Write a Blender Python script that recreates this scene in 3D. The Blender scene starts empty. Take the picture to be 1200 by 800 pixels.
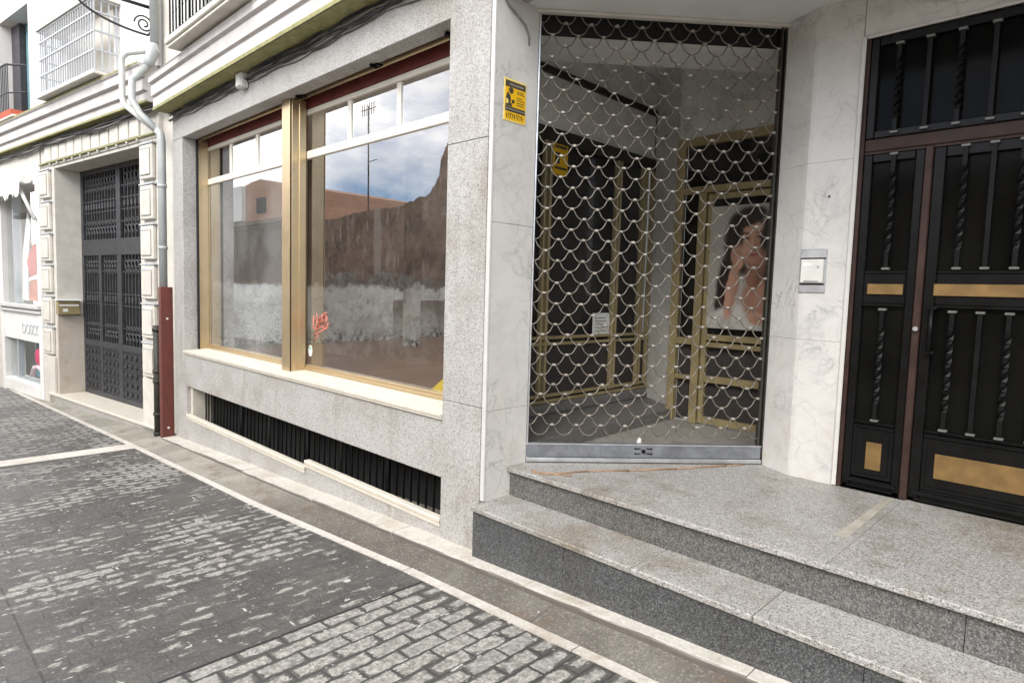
import bpy, bmesh, math, random
from mathutils import Vector, Matrix
random.seed(7)
R = math.radians
scene = bpy.context.scene
COL = scene.collection

# ------------------------------------------------------------------ camera
cam_d = bpy.data.cameras.new("camera"); cam = bpy.data.objects.new("camera", cam_d); COL.objects.link(cam)
cam_d.sensor_width = 36.0; cam_d.lens = 733.5/1200*36; cam_d.clip_start = 0.05; cam_d.clip_end = 1500
yaw, pitch, roll = 0.776272, 0.07806, 0.029653
fw = Vector((-math.sin(yaw)*math.cos(pitch), math.cos(yaw)*math.cos(pitch), -math.sin(pitch)))
r0 = Vector((math.cos(yaw), math.sin(yaw), 0)); u0 = r0.cross(fw)
rt = math.cos(roll)*r0 + math.sin(roll)*u0; up = -math.sin(roll)*r0 + math.cos(roll)*u0
m = Matrix((rt, up, -fw)).transposed().to_4x4(); m.translation = Vector((0, -2.6, 1.7))
cam.matrix_world = m
scene.camera = cam

# ------------------------------------------------------------------ sky
SUN_EL, SUN_AZ = 40, 156      # azimuth clockwise from +Y (the building side); light comes from the street side, left
world = bpy.data.worlds.new("World"); scene.world = world; world.use_nodes = True
nt = world.node_tree; nt.nodes.clear()
wo = nt.nodes.new('ShaderNodeOutputWorld'); bg = nt.nodes.new('ShaderNodeBackground')
sky = nt.nodes.new('ShaderNodeTexSky'); sky.sky_type = 'NISHITA'; sky.sun_disc = False
sky.sun_elevation = R(SUN_EL); sky.sun_rotation = R(SUN_AZ); sky.dust_density = 1.5
tc = nt.nodes.new('ShaderNodeTexCoord'); mp = nt.nodes.new('ShaderNodeMapping')
mp.inputs['Scale'].default_value = (1.0, 1.0, 2.2); mp.inputs['Location'].default_value = (2.3, 1.1, 0.7)
nz = nt.nodes.new('ShaderNodeTexNoise'); nz.inputs['Scale'].default_value = 2.6; nz.inputs['Detail'].default_value = 9; nz.inputs['Roughness'].default_value = .58
rp = nt.nodes.new('ShaderNodeValToRGB'); rp.color_ramp.elements[0].position = .36; rp.color_ramp.elements[1].position = .56
nz2 = nt.nodes.new('ShaderNodeTexNoise'); nz2.inputs['Scale'].default_value = 3.5; nz2.inputs['Detail'].default_value = 6
rp2 = nt.nodes.new('ShaderNodeValToRGB')
rp2.color_ramp.elements[0].position = .3; rp2.color_ramp.elements[0].color = (9.4, 9.4, 9.5, 1)
rp2.color_ramp.elements[1].position = .7; rp2.color_ramp.elements[1].color = (20.6, 20.1, 19.3, 1)
mx = nt.nodes.new('ShaderNodeMix'); mx.data_type = 'RGBA'
L = nt.links.new
L(tc.outputs['Generated'], mp.inputs['Vector']); L(mp.outputs['Vector'], nz.inputs['Vector']); L(mp.outputs['Vector'], nz2.inputs['Vector'])
L(nz.outputs['Fac'], rp.inputs['Fac']); L(nz2.outputs['Fac'], rp2.inputs['Fac'])
L(rp.outputs['Color'], mx.inputs['Factor']); hue = nt.nodes.new('ShaderNodeMix'); hue.data_type = 'RGBA'; hue.blend_type = 'MULTIPLY'; hue.inputs['Factor'].default_value = 1; hue.inputs['B'].default_value = (.80, 1.08, 1.42, 1); L(sky.outputs['Color'], hue.inputs['A']); L(hue.outputs['Result'], mx.inputs['A']); L(rp2.outputs['Color'], mx.inputs['B'])
L(mx.outputs['Result'], bg.inputs['Color']); L(bg.outputs['Background'], wo.inputs['Surface'])
bg.inputs['Strength'].default_value = 0.14

sun_d = bpy.data.lights.new("sun", 'SUN'); sun = bpy.data.objects.new("sun", sun_d); COL.objects.link(sun)
sun_d.energy = 2.3; sun_d.angle = R(34); sun_d.color = (1, .945, .87)
sd = Vector((math.sin(R(SUN_AZ))*math.cos(R(SUN_EL)), math.cos(R(SUN_AZ))*math.cos(R(SUN_EL)), math.sin(R(SUN_EL))))
sun.rotation_euler = sd.to_track_quat('Z', 'Y').to_euler(); sun.location = sd*30

vs = scene.view_settings; vs.view_transform = 'Standard'; vs.look = 'None'; vs.exposure = 0.58; vs.gamma = 1; vs.use_curve_mapping = False
scene.render.resolution_x = 1024; scene.render.resolution_y = 682

# ------------------------------------------------------------------ materials
class NT:
    def __init__(s, name):
        s.m = bpy.data.materials.new(name); s.m.use_nodes = True; s.t = s.m.node_tree
        s.b = s.t.nodes['Principled BSDF']; s.out = s.t.nodes['Material Output']
        s.g = s.t.nodes.new('ShaderNodeNewGeometry'); s.pos = s.g.outputs['Position']
    def n(s, typ, **kw):
        nd = s.t.nodes.new('ShaderNode'+typ)
        for k, v in kw.items():
            if hasattr(nd, k) and k not in nd.inputs: setattr(nd, k, v)
            else: s.put(v, nd.inputs[k])
        return nd
    def put(s, v, inp):
        if hasattr(v, 'is_linked') or hasattr(v, 'links'): s.t.links.new(v, inp)
        else:
            if isinstance(v, tuple) and len(v) == 3 and inp.type == 'RGBA': v = (*v, 1)
            inp.default_value = v
    def math(s, op, a, b=0.0, c=0.0, clamp=False):
        nd = s.t.nodes.new('ShaderNodeMath'); nd.operation = op; nd.use_clamp = clamp
        s.put(a, nd.inputs[0]); s.put(b, nd.inputs[1]); s.put(c, nd.inputs[2]); return nd.outputs[0]
    def mix(s, f, a, b, mode='MIX'):
        nd = s.t.nodes.new('ShaderNodeMix'); nd.data_type = 'RGBA'; nd.blend_type = mode
        s.put(f, nd.inputs['Factor']); s.put(a, nd.inputs['A']); s.put(b, nd.inputs['B']); return nd.outputs['Result']
    def noise(s, scale, detail=4, rough=.55, vec=None, dist=0.0, stretch=None):
        v = vec if vec is not None else s.pos
        if stretch:
            mm = s.t.nodes.new('ShaderNodeMapping'); mm.inputs['Scale'].default_value = stretch; s.t.links.new(v, mm.inputs['Vector']); v = mm.outputs['Vector']
        nd = s.t.nodes.new('ShaderNodeTexNoise'); s.t.links.new(v, nd.inputs['Vector'])
        nd.inputs['Scale'].default_value = scale; nd.inputs['Detail'].default_value = detail; nd.inputs['Roughness'].default_value = rough; nd.inputs['Distortion'].default_value = dist
        return nd.outputs['Fac']
    def ramp(s, f, p0, p1, c0=(0, 0, 0), c1=(1, 1, 1)):
        nd = s.t.nodes.new('ShaderNodeMapRange'); nd.clamp = True; nd.interpolation_type = 'SMOOTHSTEP'
        s.put(f, nd.inputs['Value']); nd.inputs['From Min'].default_value = p0; nd.inputs['From Max'].default_value = p1
        f2 = nd.outputs['Result']
        if c0 == (0, 0, 0) and c1 == (1, 1, 1): return f2
        return s.mix(f2, c0, c1)
    def voro(s, scale, feature='F1', vec=None):
        nd = s.t.nodes.new('ShaderNodeTexVoronoi'); nd.feature = feature; nd.inputs['Scale'].default_value = scale
        s.t.links.new(vec if vec is not None else s.pos, nd.inputs['Vector']); return nd
    def xyz(s):
        nd = s.t.nodes.new('ShaderNodeSeparateXYZ'); s.t.links.new(s.pos, nd.inputs[0]); return nd.outputs
    def fin(s, col, rough=.6, metal=0.0, bump=None, bs=.2, bd=.01, spec=.5):
        s.put(col, s.b.inputs['Base Color']); s.put(rough, s.b.inputs['Roughness']); s.put(metal, s.b.inputs['Metallic'])
        s.put(spec, s.b.inputs['Specular IOR Level'])
        if bump is not None:
            bn = s.t.nodes.new('ShaderNodeBump'); bn.inputs['Strength'].default_value = bs; bn.inputs['Distance'].default_value = bd
            s.put(bump, bn.inputs['Height']); s.t.links.new(bn.outputs[0], s.b.inputs['Normal'])
        return s.m

def granite(name, base, dark, light, stain=.12, rough=.55, scale=1.0, warm=(.80, .70, .56), speck=1.0):
    q = NT(name)
    v = q.voro(190*scale); cs = q.n('SeparateColor', Color=v.outputs['Color']).outputs
    f1 = q.ramp(cs[0], .66, .80); f2 = q.ramp(cs[1], .74, .86)
    n1 = q.noise(45*scale, 4, .65); c = q.mix(q.ramp(n1, .32, .68), tuple(x*1.05 for x in base), tuple(x*.88 for x in base))
    c = q.mix(q.math('MULTIPLY', f1, .75*speck), c, dark); c = q.mix(q.math('MULTIPLY', f2, .6*speck), c, light)
    cloud = q.ramp(q.noise(2.3, 5, .6), .35, .7); c = q.mix(q.math('MULTIPLY', cloud, .5), c, q.mix(1.0, c, (.80, .78, .74), 'MULTIPLY'))
    st = q.ramp(q.noise(1.3, 8, .72), .46, .70); c = q.mix(q.math('MULTIPLY', st, stain*1.5, clamp=True), c, q.mix(1.0, c, (warm[0]*.75, warm[1]*.75, warm[2]*.75), 'MULTIPLY'))
    dr = q.ramp(q.noise(6, 5, .65, stretch=(1, 1, .10)), .52, .74); c = q.mix(q.math('MULTIPLY', dr, stain*1.3, clamp=True), c, q.mix(1.0, c, (.62, .56, .47), 'MULTIPLY'))
    sp = q.voro(9*scale); spk = q.math('MULTIPLY', q.math('SUBTRACT', 1, q.ramp(sp.outputs['Distance'], .05, .10)), q.ramp(q.n('SeparateColor', Color=sp.outputs['Color']).outputs[0], .80, .82))
    c = q.mix(q.math('MULTIPLY', spk, .55), c, tuple(x*.35 for x in base))
    return q.fin(c, q.math('ADD', rough-.08, q.math('MULTIPLY', n1, .16)), 0, q.math('ADD', n1, cs[2]), .14, .002)

def plain(name, col, rough=.5, metal=0.0, var=.12, scale=9.0, bs=.06, spec=.5, dirt=None, dirt_amt=.3):
    q = NT(name); n1 = q.noise(scale, 5, .6)
    c = q.mix(q.ramp(n1, .3, .7), tuple(x*(1-var) for x in col), tuple(min(1, x*(1+var)) for x in col))
    if dirt:
        d = q.ramp(q.noise(4.5, 7, .68), .48, .72); c = q.mix(q.math('MULTIPLY', d, dirt_amt), c, dirt)
    return q.fin(c, q.math('ADD', rough-.06, q.math('MULTIPLY', n1, .12)), metal, q.noise(scale*8, 3), bs, .002, spec)

def marble_mat(name, base=(.60, .585, .56), vein=(.20, .205, .21)):
    q = NT(name)
    w = q.noise(3.0, 4, .55)
    comb = q.n('VectorMath', operation='ADD'); q.t.links.new(q.pos, comb.inputs[0])
    nn = q.t.nodes.new('ShaderNodeTexNoise'); nn.inputs['Scale'].default_value = 2.2; nn.inputs['Detail'].default_value = 5; q.t.links.new(q.pos, nn.inputs['Vector'])
    sc = q.n('VectorMath', operation='SCALE'); q.t.links.new(nn.outputs['Color'], sc.inputs[0]); sc.inputs['Scale'].default_value = .55
    q.t.links.new(sc.outputs[0], comb.inputs[1])
    v1 = q.voro(5.5, 'DISTANCE_TO_EDGE', comb.outputs[0]); v2 = q.voro(13, 'DISTANCE_TO_EDGE', comb.outputs[0])
    a = q.math('SUBTRACT', 1, q.ramp(v1.outputs['Distance'], 0.0, .05)); b = q.math('SUBTRACT', 1, q.ramp(v2.outputs['Distance'], 0.0, .09))
    gate = q.ramp(q.noise(2.6, 3), .46, .66); gate2 = q.ramp(q.noise(5.2, 3, vec=comb.outputs[0]), .5, .68)
    c = q.mix(q.ramp(q.noise(4.5, 6, .6), .3, .75), base, tuple(x*.88 for x in base))
    c = q.mix(q.math('MULTIPLY', q.math('MULTIPLY', a, gate), .26), c, vein)
    rn = q.noise(2.1, 6, .62, vec=comb.outputs[0], dist=.6); rid = q.math('ABSOLUTE', q.math('SUBTRACT', rn, .5))
    r1 = q.math('SUBTRACT', 1, q.ramp(rid, .0, .010)); r2 = q.math('SUBTRACT', 1, q.ramp(rid, .0, .055))
    c = q.mix(q.math('MULTIPLY', q.math('MULTIPLY', r1, q.ramp(q.noise(3.1, 4), .44, .60)), .55), c, vein)
    c = q.mix(q.math('MULTIPLY', q.math('MULTIPLY', r2, q.ramp(q.noise(1.7, 4), .42, .62)), .22), c, tuple(x*1.6 for x in vein))
    c = q.mix(q.math('MULTIPLY', q.math('MULTIPLY', b, gate2), .16), c, vein)
    blot = q.ramp(q.noise(9, 7, .72, vec=comb.outputs[0]), .50, .72); c = q.mix(q.math('MULTIPLY', blot, .30), c, tuple(x*.62 for x in base))
    c = q.mix(q.math('MULTIPLY', q.ramp(q.noise(1.8, 6, .7), .5, .72), .22), c, (base[0]*.80, base[1]*.74, base[2]*.64))
    z = q.xyz()[2]
    low = q.math('MULTIPLY', q.math('SUBTRACT', 1, q.ramp(z, .35, 1.3)), q.ramp(q.noise(5, 6, .7), .50, .70))
    c = q.mix(q.math('MULTIPLY', low, .38), c, (.42, .27, .14))
    return q.fin(c, .28, 0, q.noise(30, 3), .03, .002, .5)

M = {}
M['granite'] = granite('granite_light', (.43, .418, .405), (.14, .135, .13), (.60, .59, .57), .36, speck=.85)
M['granite_tread'] = granite('granite_tread', (.345, .335, .318), (.10, .10, .10), (.58, .56, .53), .55, .5)
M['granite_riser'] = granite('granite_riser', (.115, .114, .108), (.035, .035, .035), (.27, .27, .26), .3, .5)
M['granite_dark'] = granite('granite_dark', (.078, .080, .082), (.018, .02, .022), (.21, .22, .225), .3, .42)
M['granite_inner'] = granite('granite_inner', (.16, .155, .15), (.05, .05, .05), (.33, .32, .31), .12, .5)
M['kerb'] = granite('kerb_stone', (.56, .53, .475), (.30, .28, .25), (.70, .68, .64), .35, .7, .6, speck=.35)
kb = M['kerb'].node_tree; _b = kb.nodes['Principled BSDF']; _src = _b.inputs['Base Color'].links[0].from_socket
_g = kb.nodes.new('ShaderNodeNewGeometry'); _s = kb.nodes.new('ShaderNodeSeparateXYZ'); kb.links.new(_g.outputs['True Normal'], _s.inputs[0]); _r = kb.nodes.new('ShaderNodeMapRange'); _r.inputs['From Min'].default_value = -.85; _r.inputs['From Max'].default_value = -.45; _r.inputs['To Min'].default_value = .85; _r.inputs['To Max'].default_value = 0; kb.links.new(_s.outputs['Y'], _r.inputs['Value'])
_m = kb.nodes.new('ShaderNodeMix'); _m.data_type = 'RGBA'; kb.links.new(_r.outputs[0], _m.inputs['Factor']); kb.links.new(_src, _m.inputs['A']); _m.inputs['B'].default_value = (.065, .055, .046, 1); kb.links.new(_m.outputs['Result'], _b.inputs['Base Color'])   # outer face mixed towards dark brown
M['strip'] = granite('pale_strip', (.58, .55, .50), (.36, .34, .31), (.74, .72, .69), .4, .7, .6, speck=.4)
M['marble'] = marble_mat('white_marble')
M['marble_inner_lit'] = marble_mat('vestibule_marble_lit', (.80, .79, .765))  # lighter copy of the white marble, colour raised to brighten the vestibule
M['marble_edge'] = plain('marble_edge', (.55, .54, .515), .3, 0, .05)
M['plaster'] = plain('white_plaster', (.74, .73, .71), .85, 0, .06, 5, .12, .3, (.34, .33, .31), .35)
M['soffit'] = plain('soffit_paint', (.70, .70, .69), .8, 0, .04, 4, .08, .3)
M['white_paint'] = plain('white_wall_paint', (.70, .685, .66), .8, 0, .05, 3, .1, .3, (.52, .50, .47), .25)
M['cornice'] = plain('cornice_paint', (.56, .53, .52), .75, 0, .06, 5, .1, .3, (.40, .37, .33), .45)
M['moss_edge'] = plain('mossy_edge', (.30, .285, .14), .85, 0, .2, 14, .2, .3, (.2, .22, .08), .6)
M['cream_stone'] = plain('cream_stone', (.58, .552, .50), .75, 0, .08, 5, .12, .3, (.45, .41, .31), .35)
M['tan_marble'] = marble_mat('tan_marble', (.52, .47, .41), (.30, .2, .15))
M['gold_alu'] = plain('gold_aluminium', (.52, .40, .24), .30, .7, .04, 6, .03)
M['gold_alu_lit'] = plain('gold_aluminium_lit', (.80, .76, .66), .4, .15, .06, 6, .03)  # gold frame metal with its bright reflection put into the colour
M['brass_alu'] = plain('brass_aluminium', (.35, .28, .145), .4, .25, .15, 6, .03)
M['maroon'] = plain('maroon_paint', (.17, .035, .03), .55, 0, .2, 8)
M['white_sill'] = plain('white_stone_sill', (.58, .54, .46), .5, 0, .06, 8, .06, .5, (.5, .45, .36), .35)
M['black_gap'] = plain('black_recess', (.008, .008, .008), .9, 0, .1)
M['black_iron'] = plain('black_iron', (.005, .005, .005), .42, 0, .3, 20, .1, .18)
M['grey_iron'] = plain('dark_grey_iron', (.052, .053, .058), .5, .3, .25, 14, .1)
M['iron_panel'] = plain('iron_panel', (.034, .035, .04), .55, .2, .25, 14, .1)
M['door_black'] = plain('black_door_paint', (.004, .004, .004), .34, 0, .3, 12, .05, .22)
M['door_brown'] = plain('brown_door_frame', (.036, .018, .014), .5, 0, .3, 10, .08, .3, (.06, .04, .03), .5)
M['brass'] = plain('brass_plate', (.22, .135, .05), .48, .45, .18, 12, .05, .5, (.2, .12, .05), .5)
M['steel'] = plain('galvanised_steel', (.55, .56, .57), .38, .85, .14, 10, .06, .5, (.3, .3, .3), .4)
M['rail_steel'] = plain('rail_steel', (.20, .21, .23), .42, .5, .2, 12, .06, .5, (.1, .09, .08), .5)
M['cap_steel'] = plain('cap_steel', (.16, .16, .155), .45, .4, .1)
M['clip'] = plain('zinc_clip', (.36, .33, .29), .42, .4, .3, 30, .05)
M['chain'] = plain('zinc_link', (.16, .142, .12), .5, .3, .4, 30, .05)
M['pipe_grey'] = plain('pipe_grey', (.38, .40, .395), .45, 0, .08, 6, .04, .5, (.42, .43, .4), .4)
M['pipe_white'] = plain('pipe_white', (.54, .545, .53), .45, 0, .05, 6)
M['pipe_dark'] = plain('cast_iron_pipe', (.035, .033, .026), .6, .2, .3, 14, .2)
M['red_guard'] = plain('red_oxide_paint', (.115, .027, .019), .5, 0, .18, 9, .08, .5, (.07, .02, .015), .45)
M['cable'] = plain('cable_black', (.03, .03, .03), .6, 0, .3, 12)
M['cable_grey'] = plain('cable_grey', (.22, .21, .20), .7, 0, .3, 12)
M['box_grey'] = plain('junction_box_plastic', (.62, .62, .58), .5, 0, .06)
M['sign_yellow'] = plain('sign_yellow', (.75, .43, .008), .45, 0, .06)
M['sign_pale'] = plain('sign_pale_yellow', (.80, .62, .18), .45, 0, .06)
M['sign_dark'] = plain('sign_dark', (.06, .05, .035), .5, 0, .2)
M['sign_grey'] = plain('sign_grey', (.32, .29, .24), .5, 0, .1)
M['paper'] = plain('paper_white', (.74, .75, .73), .7, 0, .04)
M['skin'] = plain('printed_skin', (.52, .27, .18), .55, 0, .12, 6)
M['skin_dark'] = plain('printed_skin_shade', (.33, .15, .10), .55, 0, .12, 6)
M['hair'] = plain('printed_hair', (.018, .012, .012), .5, 0, .3, 14)
M['print_grey'] = plain('printed_background', (.44, .415, .37), .55, 0, .05, 3)
M['print_white'] = plain('printed_white', (.72, .70, .67), .55, 0, .06, 6)
M['print_lip'] = plain('printed_lip', (.38, .09, .09), .5, 0, .1)
M['red_print'] = plain('red_print', (.42, .09, .07), .55, 0, .1)
M['tag_paint'] = plain('tag_paint', (.50, .17, .12), .6, 0, .15)
M['orange_print'] = plain('orange_print', (.50, .20, .13), .55, 0, .15)
M['green_print'] = plain('green_print', (.25, .5, .36), .55, 0, .1)
M['pink'] = plain('pink_fabric', (.72, .06, .16), .7, 0, .12)
M['pink_pale'] = plain('pale_pink_fabric', (.8, .62, .66), .7, 0, .1)
M['teal'] = plain('teal_panel', (.16, .30, .34), .6, 0, .1)
M['dark_cloth'] = plain('dark_display', (.05, .045, .05), .8, 0, .2)
M['terracotta'] = plain('terracotta', (.5, .12, .07), .8, 0, .15)
M['batten'] = plain('raw_wood', (.30, .19, .115), .75, 0, .25, 20)
M['tape'] = plain('pale_tape', (.37, .345, .29), .6, 0, .15, 9)
M['int_floor'] = None
M['dark_back'] = plain('dark_backing', (.035, .030, .028), .7, 0, .2)
M['letter'] = plain('sign_letter_grey', (.42, .44, .46), .5, 0, .05)
M['yellow_paper'] = plain('yellow_plastic', (.72, .52, .02), .5, 0, .08)
M['fabric_white'] = plain('awning_fabric', (.78, .77, .73), .85, 0, .08, 6, .1, .3, (.5, .48, .42), .4)

def wood_floor():
    q = NT('wood_planks'); x, y, z = q.xyz()
    cv = q.n('CombineXYZ', X=y, Y=x, Z=0.0).outputs[0]
    br = q.n('TexBrick', Vector=cv, Scale=1.0, Color1=(.36, .20, .125), Color2=(.27, .15, .095), Mortar=(.03, .018, .013))
    br.inputs['Brick Width'].default_value = 1.2; br.inputs['Row Height'].default_value = .12; br.inputs['Mortar Size'].default_value = .004
    c = q.mix(q.math('MULTIPLY', q.noise(6, 5, stretch=(14, 1, 1)), .6), br.outputs['Color'], (.20, .125, .085))
    return q.fin(c, .38, 0, br.outputs['Fac'], .1, -.003)
M['int_floor'] = wood_floor()

def int_plaster():
    q = NT('bare_plaster'); x, y, z = q.xyz()
    n1 = q.ramp(q.noise(1.5, 7, .65), .42, .60); n2 = q.ramp(q.noise(9, 6, .7), .5, .66)
    c = q.mix(n1, (.72, .72, .69), (.54, .53, .50)); c = q.mix(q.math('MULTIPLY', n2, .55), c, (.2, .18, .16))
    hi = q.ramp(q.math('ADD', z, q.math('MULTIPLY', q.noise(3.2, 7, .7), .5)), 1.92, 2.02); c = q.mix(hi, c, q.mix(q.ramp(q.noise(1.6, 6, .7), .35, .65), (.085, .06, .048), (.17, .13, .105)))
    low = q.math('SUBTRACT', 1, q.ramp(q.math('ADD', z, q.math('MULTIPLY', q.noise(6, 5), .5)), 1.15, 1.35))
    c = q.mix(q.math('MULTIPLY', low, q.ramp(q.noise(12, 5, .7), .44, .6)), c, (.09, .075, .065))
    return q.fin(c, .9, 0, q.noise(18, 6), .4, .01)
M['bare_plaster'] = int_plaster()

def glass(name, coat=.22, tint=(.80, .83, .82), rough=0.0, graze=1.0, dust=0.0):
    # thin pane: Schlick reflection on the outer face, the inner face only lets light through
    mt = bpy.data.materials.new(name); mt.use_nodes = True; t = mt.node_tree; t.nodes.clear(); ln = t.links.new
    o = t.nodes.new('ShaderNodeOutputMaterial'); tr = t.nodes.new('ShaderNodeBsdfTransparent'); gl = t.nodes.new('ShaderNodeBsdfGlossy')
    ms = t.nodes.new('ShaderNodeMixShader'); ge = t.nodes.new('ShaderNodeNewGeometry')
    dt = t.nodes.new('ShaderNodeVectorMath'); dt.operation = 'DOT_PRODUCT'; ln(ge.outputs['Normal'], dt.inputs[0]); ln(ge.outputs['Incoming'], dt.inputs[1])
    def mt_(op, a, b):
        n = t.nodes.new('ShaderNodeMath'); n.operation = op; n.use_clamp = True
        for k, v in ((0, a), (1, b)):
            if isinstance(v, (int, float)): n.inputs[k].default_value = v
            else: ln(v, n.inputs[k])
        return n.outputs[0]
    ab = t.nodes.new('ShaderNodeMath'); ab.operation = 'ABSOLUTE'; ln(dt.outputs['Value'], ab.inputs[0])
    f = mt_('MULTIPLY', mt_('POWER', mt_('SUBTRACT', 1, ab.outputs[0]), 4.0), graze)
    f = mt_('MULTIPLY', mt_('ADD', f, coat), mt_('SUBTRACT', 1, ge.outputs['Backfacing']))
    tr.inputs['Color'].default_value = (*tint, 1); gl.inputs['Roughness'].default_value = rough; gl.inputs['Color'].default_value = (.95, .97, 1, 1)
    body = tr.outputs[0]
    if dust:        # dried whitewash and dust wiped over the inside of the pane
        nz_ = t.nodes.new('ShaderNodeTexNoise'); nz_.inputs['Scale'].default_value = 1.6; nz_.inputs['Detail'].default_value = 7; ln(ge.outputs['Position'], nz_.inputs['Vector'])
        rg = t.nodes.new('ShaderNodeMapRange'); rg.inputs['From Min'].default_value = .38; rg.inputs['From Max'].default_value = .66; rg.inputs['To Max'].default_value = dust; rg.inputs['To Min'].default_value = dust*.25; ln(nz_.outputs['Fac'], rg.inputs['Value'])
        df = t.nodes.new('ShaderNodeBsdfDiffuse'); df.inputs['Color'].default_value = (.62, .62, .60, 1); m2 = t.nodes.new('ShaderNodeMixShader'); ln(rg.outputs[0], m2.inputs[0]); ln(tr.outputs[0], m2.inputs[1]); ln(df.outputs[0], m2.inputs[2]); body = m2.outputs[0]
    ln(f, ms.inputs[0]); ln(body, ms.inputs[1]); ln(gl.outputs[0], ms.inputs[2]); ln(ms.outputs[0], o.inputs[0])
    return mt
M['glass'] = glass('shop_glass', .25, (.95, .96, .95), dust=.015)
M['glass_dusty'] = glass('dusty_shop_glass', .25, (.93, .95, .94), dust=.20)
M['glass_dim'] = glass('door_glass', .05, (.75, .76, .76), .02)
M['glass_clear'] = glass('display_glass', .0, (.95, .96, .96), graze=.35)
def dark_glass():
    q = NT('black_glass'); return q.fin(q.ramp(q.noise(2, 4), .3, .7, (.004, .004, .004), (.008, .008, .007)), .10, 0, None, spec=.05)
M['dark_glass'] = dark_glass()

def paving_mat():
    q = NT('worn_pavers'); x, y, z = q.xyz()
    wob = q.math('MULTIPLY', q.math('SUBTRACT', q.noise(14, 3), .5), .022)
    wob2 = q.math('MULTIPLY', q.math('SUBTRACT', q.noise(17, 3), .5), .018)
    cv = q.n('CombineXYZ', X=q.math('ADD', y, wob), Y=q.math('ADD', x, wob2), Z=0.0).outputs[0]
    def brick(ms, sm, c1=(0, 0, 0), c2=(1, 1, 1)):
        b = q.n('TexBrick', Vector=cv, Scale=1.0, Color1=c1, Color2=c2, Mortar=(0.0, 0.0, 0.0))
        b.inputs['Brick Width'].default_value = .215; b.inputs['Row Height'].default_value = .104
        b.inputs['Mortar Size'].default_value = ms; b.inputs['Mortar Smooth'].default_value = sm; return b
    joint = brick(.007, .3); edge = brick(.046, 1.0)
    tone = q.n('SeparateColor', Color=joint.outputs['Color']).outputs[0]
    centre = q.math('SUBTRACT', 1, edge.outputs['Fac'])
    # wear of the dark coating: more where people walk
    right = q.ramp(x, -2.815, -2.79)
    far = q.math('MULTIPLY', q.math('SUBTRACT', 1, q.ramp(x, -9.5, -8.0)), .16)
    path = q.ramp(q.noise(.55, 3, .5, stretch=(1.0, .45, 1)), .40, .62)
    band = q.math('SUBTRACT', 1, q.ramp(y, -2.3, -2.0)); lowleft = q.math('MULTIPLY', band, q.math('SUBTRACT', 1, right))
    near = q.ramp(y, -1.9, -.9)
    edgeband = q.math('MULTIPLY', q.ramp(y, -.62, -.50), q.ramp(x, -4.5, -3.0))
    bias = q.math('ADD', q.math('ADD', q.math('MULTIPLY', right, .26), -.20), q.math('MULTIPLY', path, .30))
    bias = q.math('ADD', bias, q.math('ADD', far, q.math('MULTIPLY', near, .06)))
    bias = q.math('SUBTRACT', bias, q.math('ADD', q.math('MULTIPLY', lowleft, .25), q.math('MULTIPLY', edgeband, .35)))
    nA = q.noise(8.5, 6, .68, stretch=(1.7, .6, 1)); nB = q.noise(26, 5, .65, stretch=(1.5, .65, 1)); nC = q.noise(2.4, 4, .6)
    w = q.math('ADD', q.math('MULTIPLY', centre, q.math('ADD', .36, q.math('MULTIPLY', right, .30))), q.math('ADD', q.math('MULTIPLY', nA, 1.15), q.math('MULTIPLY', nB, .75)))
    w = q.math('ADD', w, q.math('ADD', q.math('MULTIPLY', nC, .85), q.math('MULTIPLY', tone, .20)))
    w = q.math('ADD', w, bias)
    mask = q.math('MULTIPLY', q.ramp(q.math('ADD', w, q.math('MULTIPLY', right, .05)), 1.70, 1.82), q.math('ADD', .72, q.math('MULTIPLY', q.ramp(nB, .35, .6), .28)))
    st = q.mix(q.ramp(q.noise(90, 3), .3, .7), (.50, .48, .435), (.25, .24, .215))
    st = q.mix(q.math('MULTIPLY', tone, .45), st, (.26, .258, .245))
    coat = q.mix(q.ramp(q.noise(3, 6, .7), .3, .7), (.050, .047, .045), (.092, .087, .081))
    coat = q.mix(q.math('MULTIPLY', q.ramp(q.noise(70, 3), .45, .7), .4), coat, (.18, .172, .16))
    coat = q.mix(q.math('MULTIPLY', right, .25), coat, (.10, .095, .085))
    st = q.mix(q.math('MULTIPLY', q.ramp(q.noise(33, 5, .7), .42, .62), .85), st, (.15, .145, .13)); c = q.mix(mask, coat, st)
    dn = q.math('ADD', q.noise(19, 3, .5, stretch=(2.1, .55, 1)), q.math('MULTIPLY', q.ramp(bias, -.1, .5), .10)); c = q.mix(q.math('MULTIPLY', q.ramp(dn, .70, .725), .85), c, st)
    dn2 = q.math('ADD', q.noise(42, 2, .5, stretch=(1.8, .6, 1)), q.math('MULTIPLY', nC, .12)); c = q.mix(q.math('MULTIPLY', q.ramp(dn2, .775, .80), .8), c, (.42, .41, .38))
    jm = q.math('MULTIPLY', joint.outputs['Fac'], q.math('ADD', .30, q.math('MULTIPLY', right, .55)))
    c = q.mix(jm, c, (.045, .043, .042))
    # thin bright end joints where the coating flaked
    fl = q.math('MULTIPLY', joint.outputs['Fac'], q.math('MULTIPLY', q.ramp(q.noise(5.5, 3), .57, .62), q.ramp(q.noise(23, 2), .52, .6)))
    c = q.mix(fl, c, (.46, .45, .42))
    # gum and grit specks
    for sc, th, amt in ((3.3, .085, .9), (7.5, .085, .7), (15, .11, .65)):
        v = q.voro(sc); pick = q.ramp(q.n('SeparateColor', Color=v.outputs['Color']).outputs[0], .62, .64)
        d = q.math('SUBTRACT', 1, q.ramp(q.math('ADD', v.outputs['Distance'], q.math('MULTIPLY', q.noise(40, 2), .06)), th, th+.03))
        c = q.mix(q.math('MULTIPLY', q.math('MULTIPLY', d, pick), amt), c, (.50, .49, .45))
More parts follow.
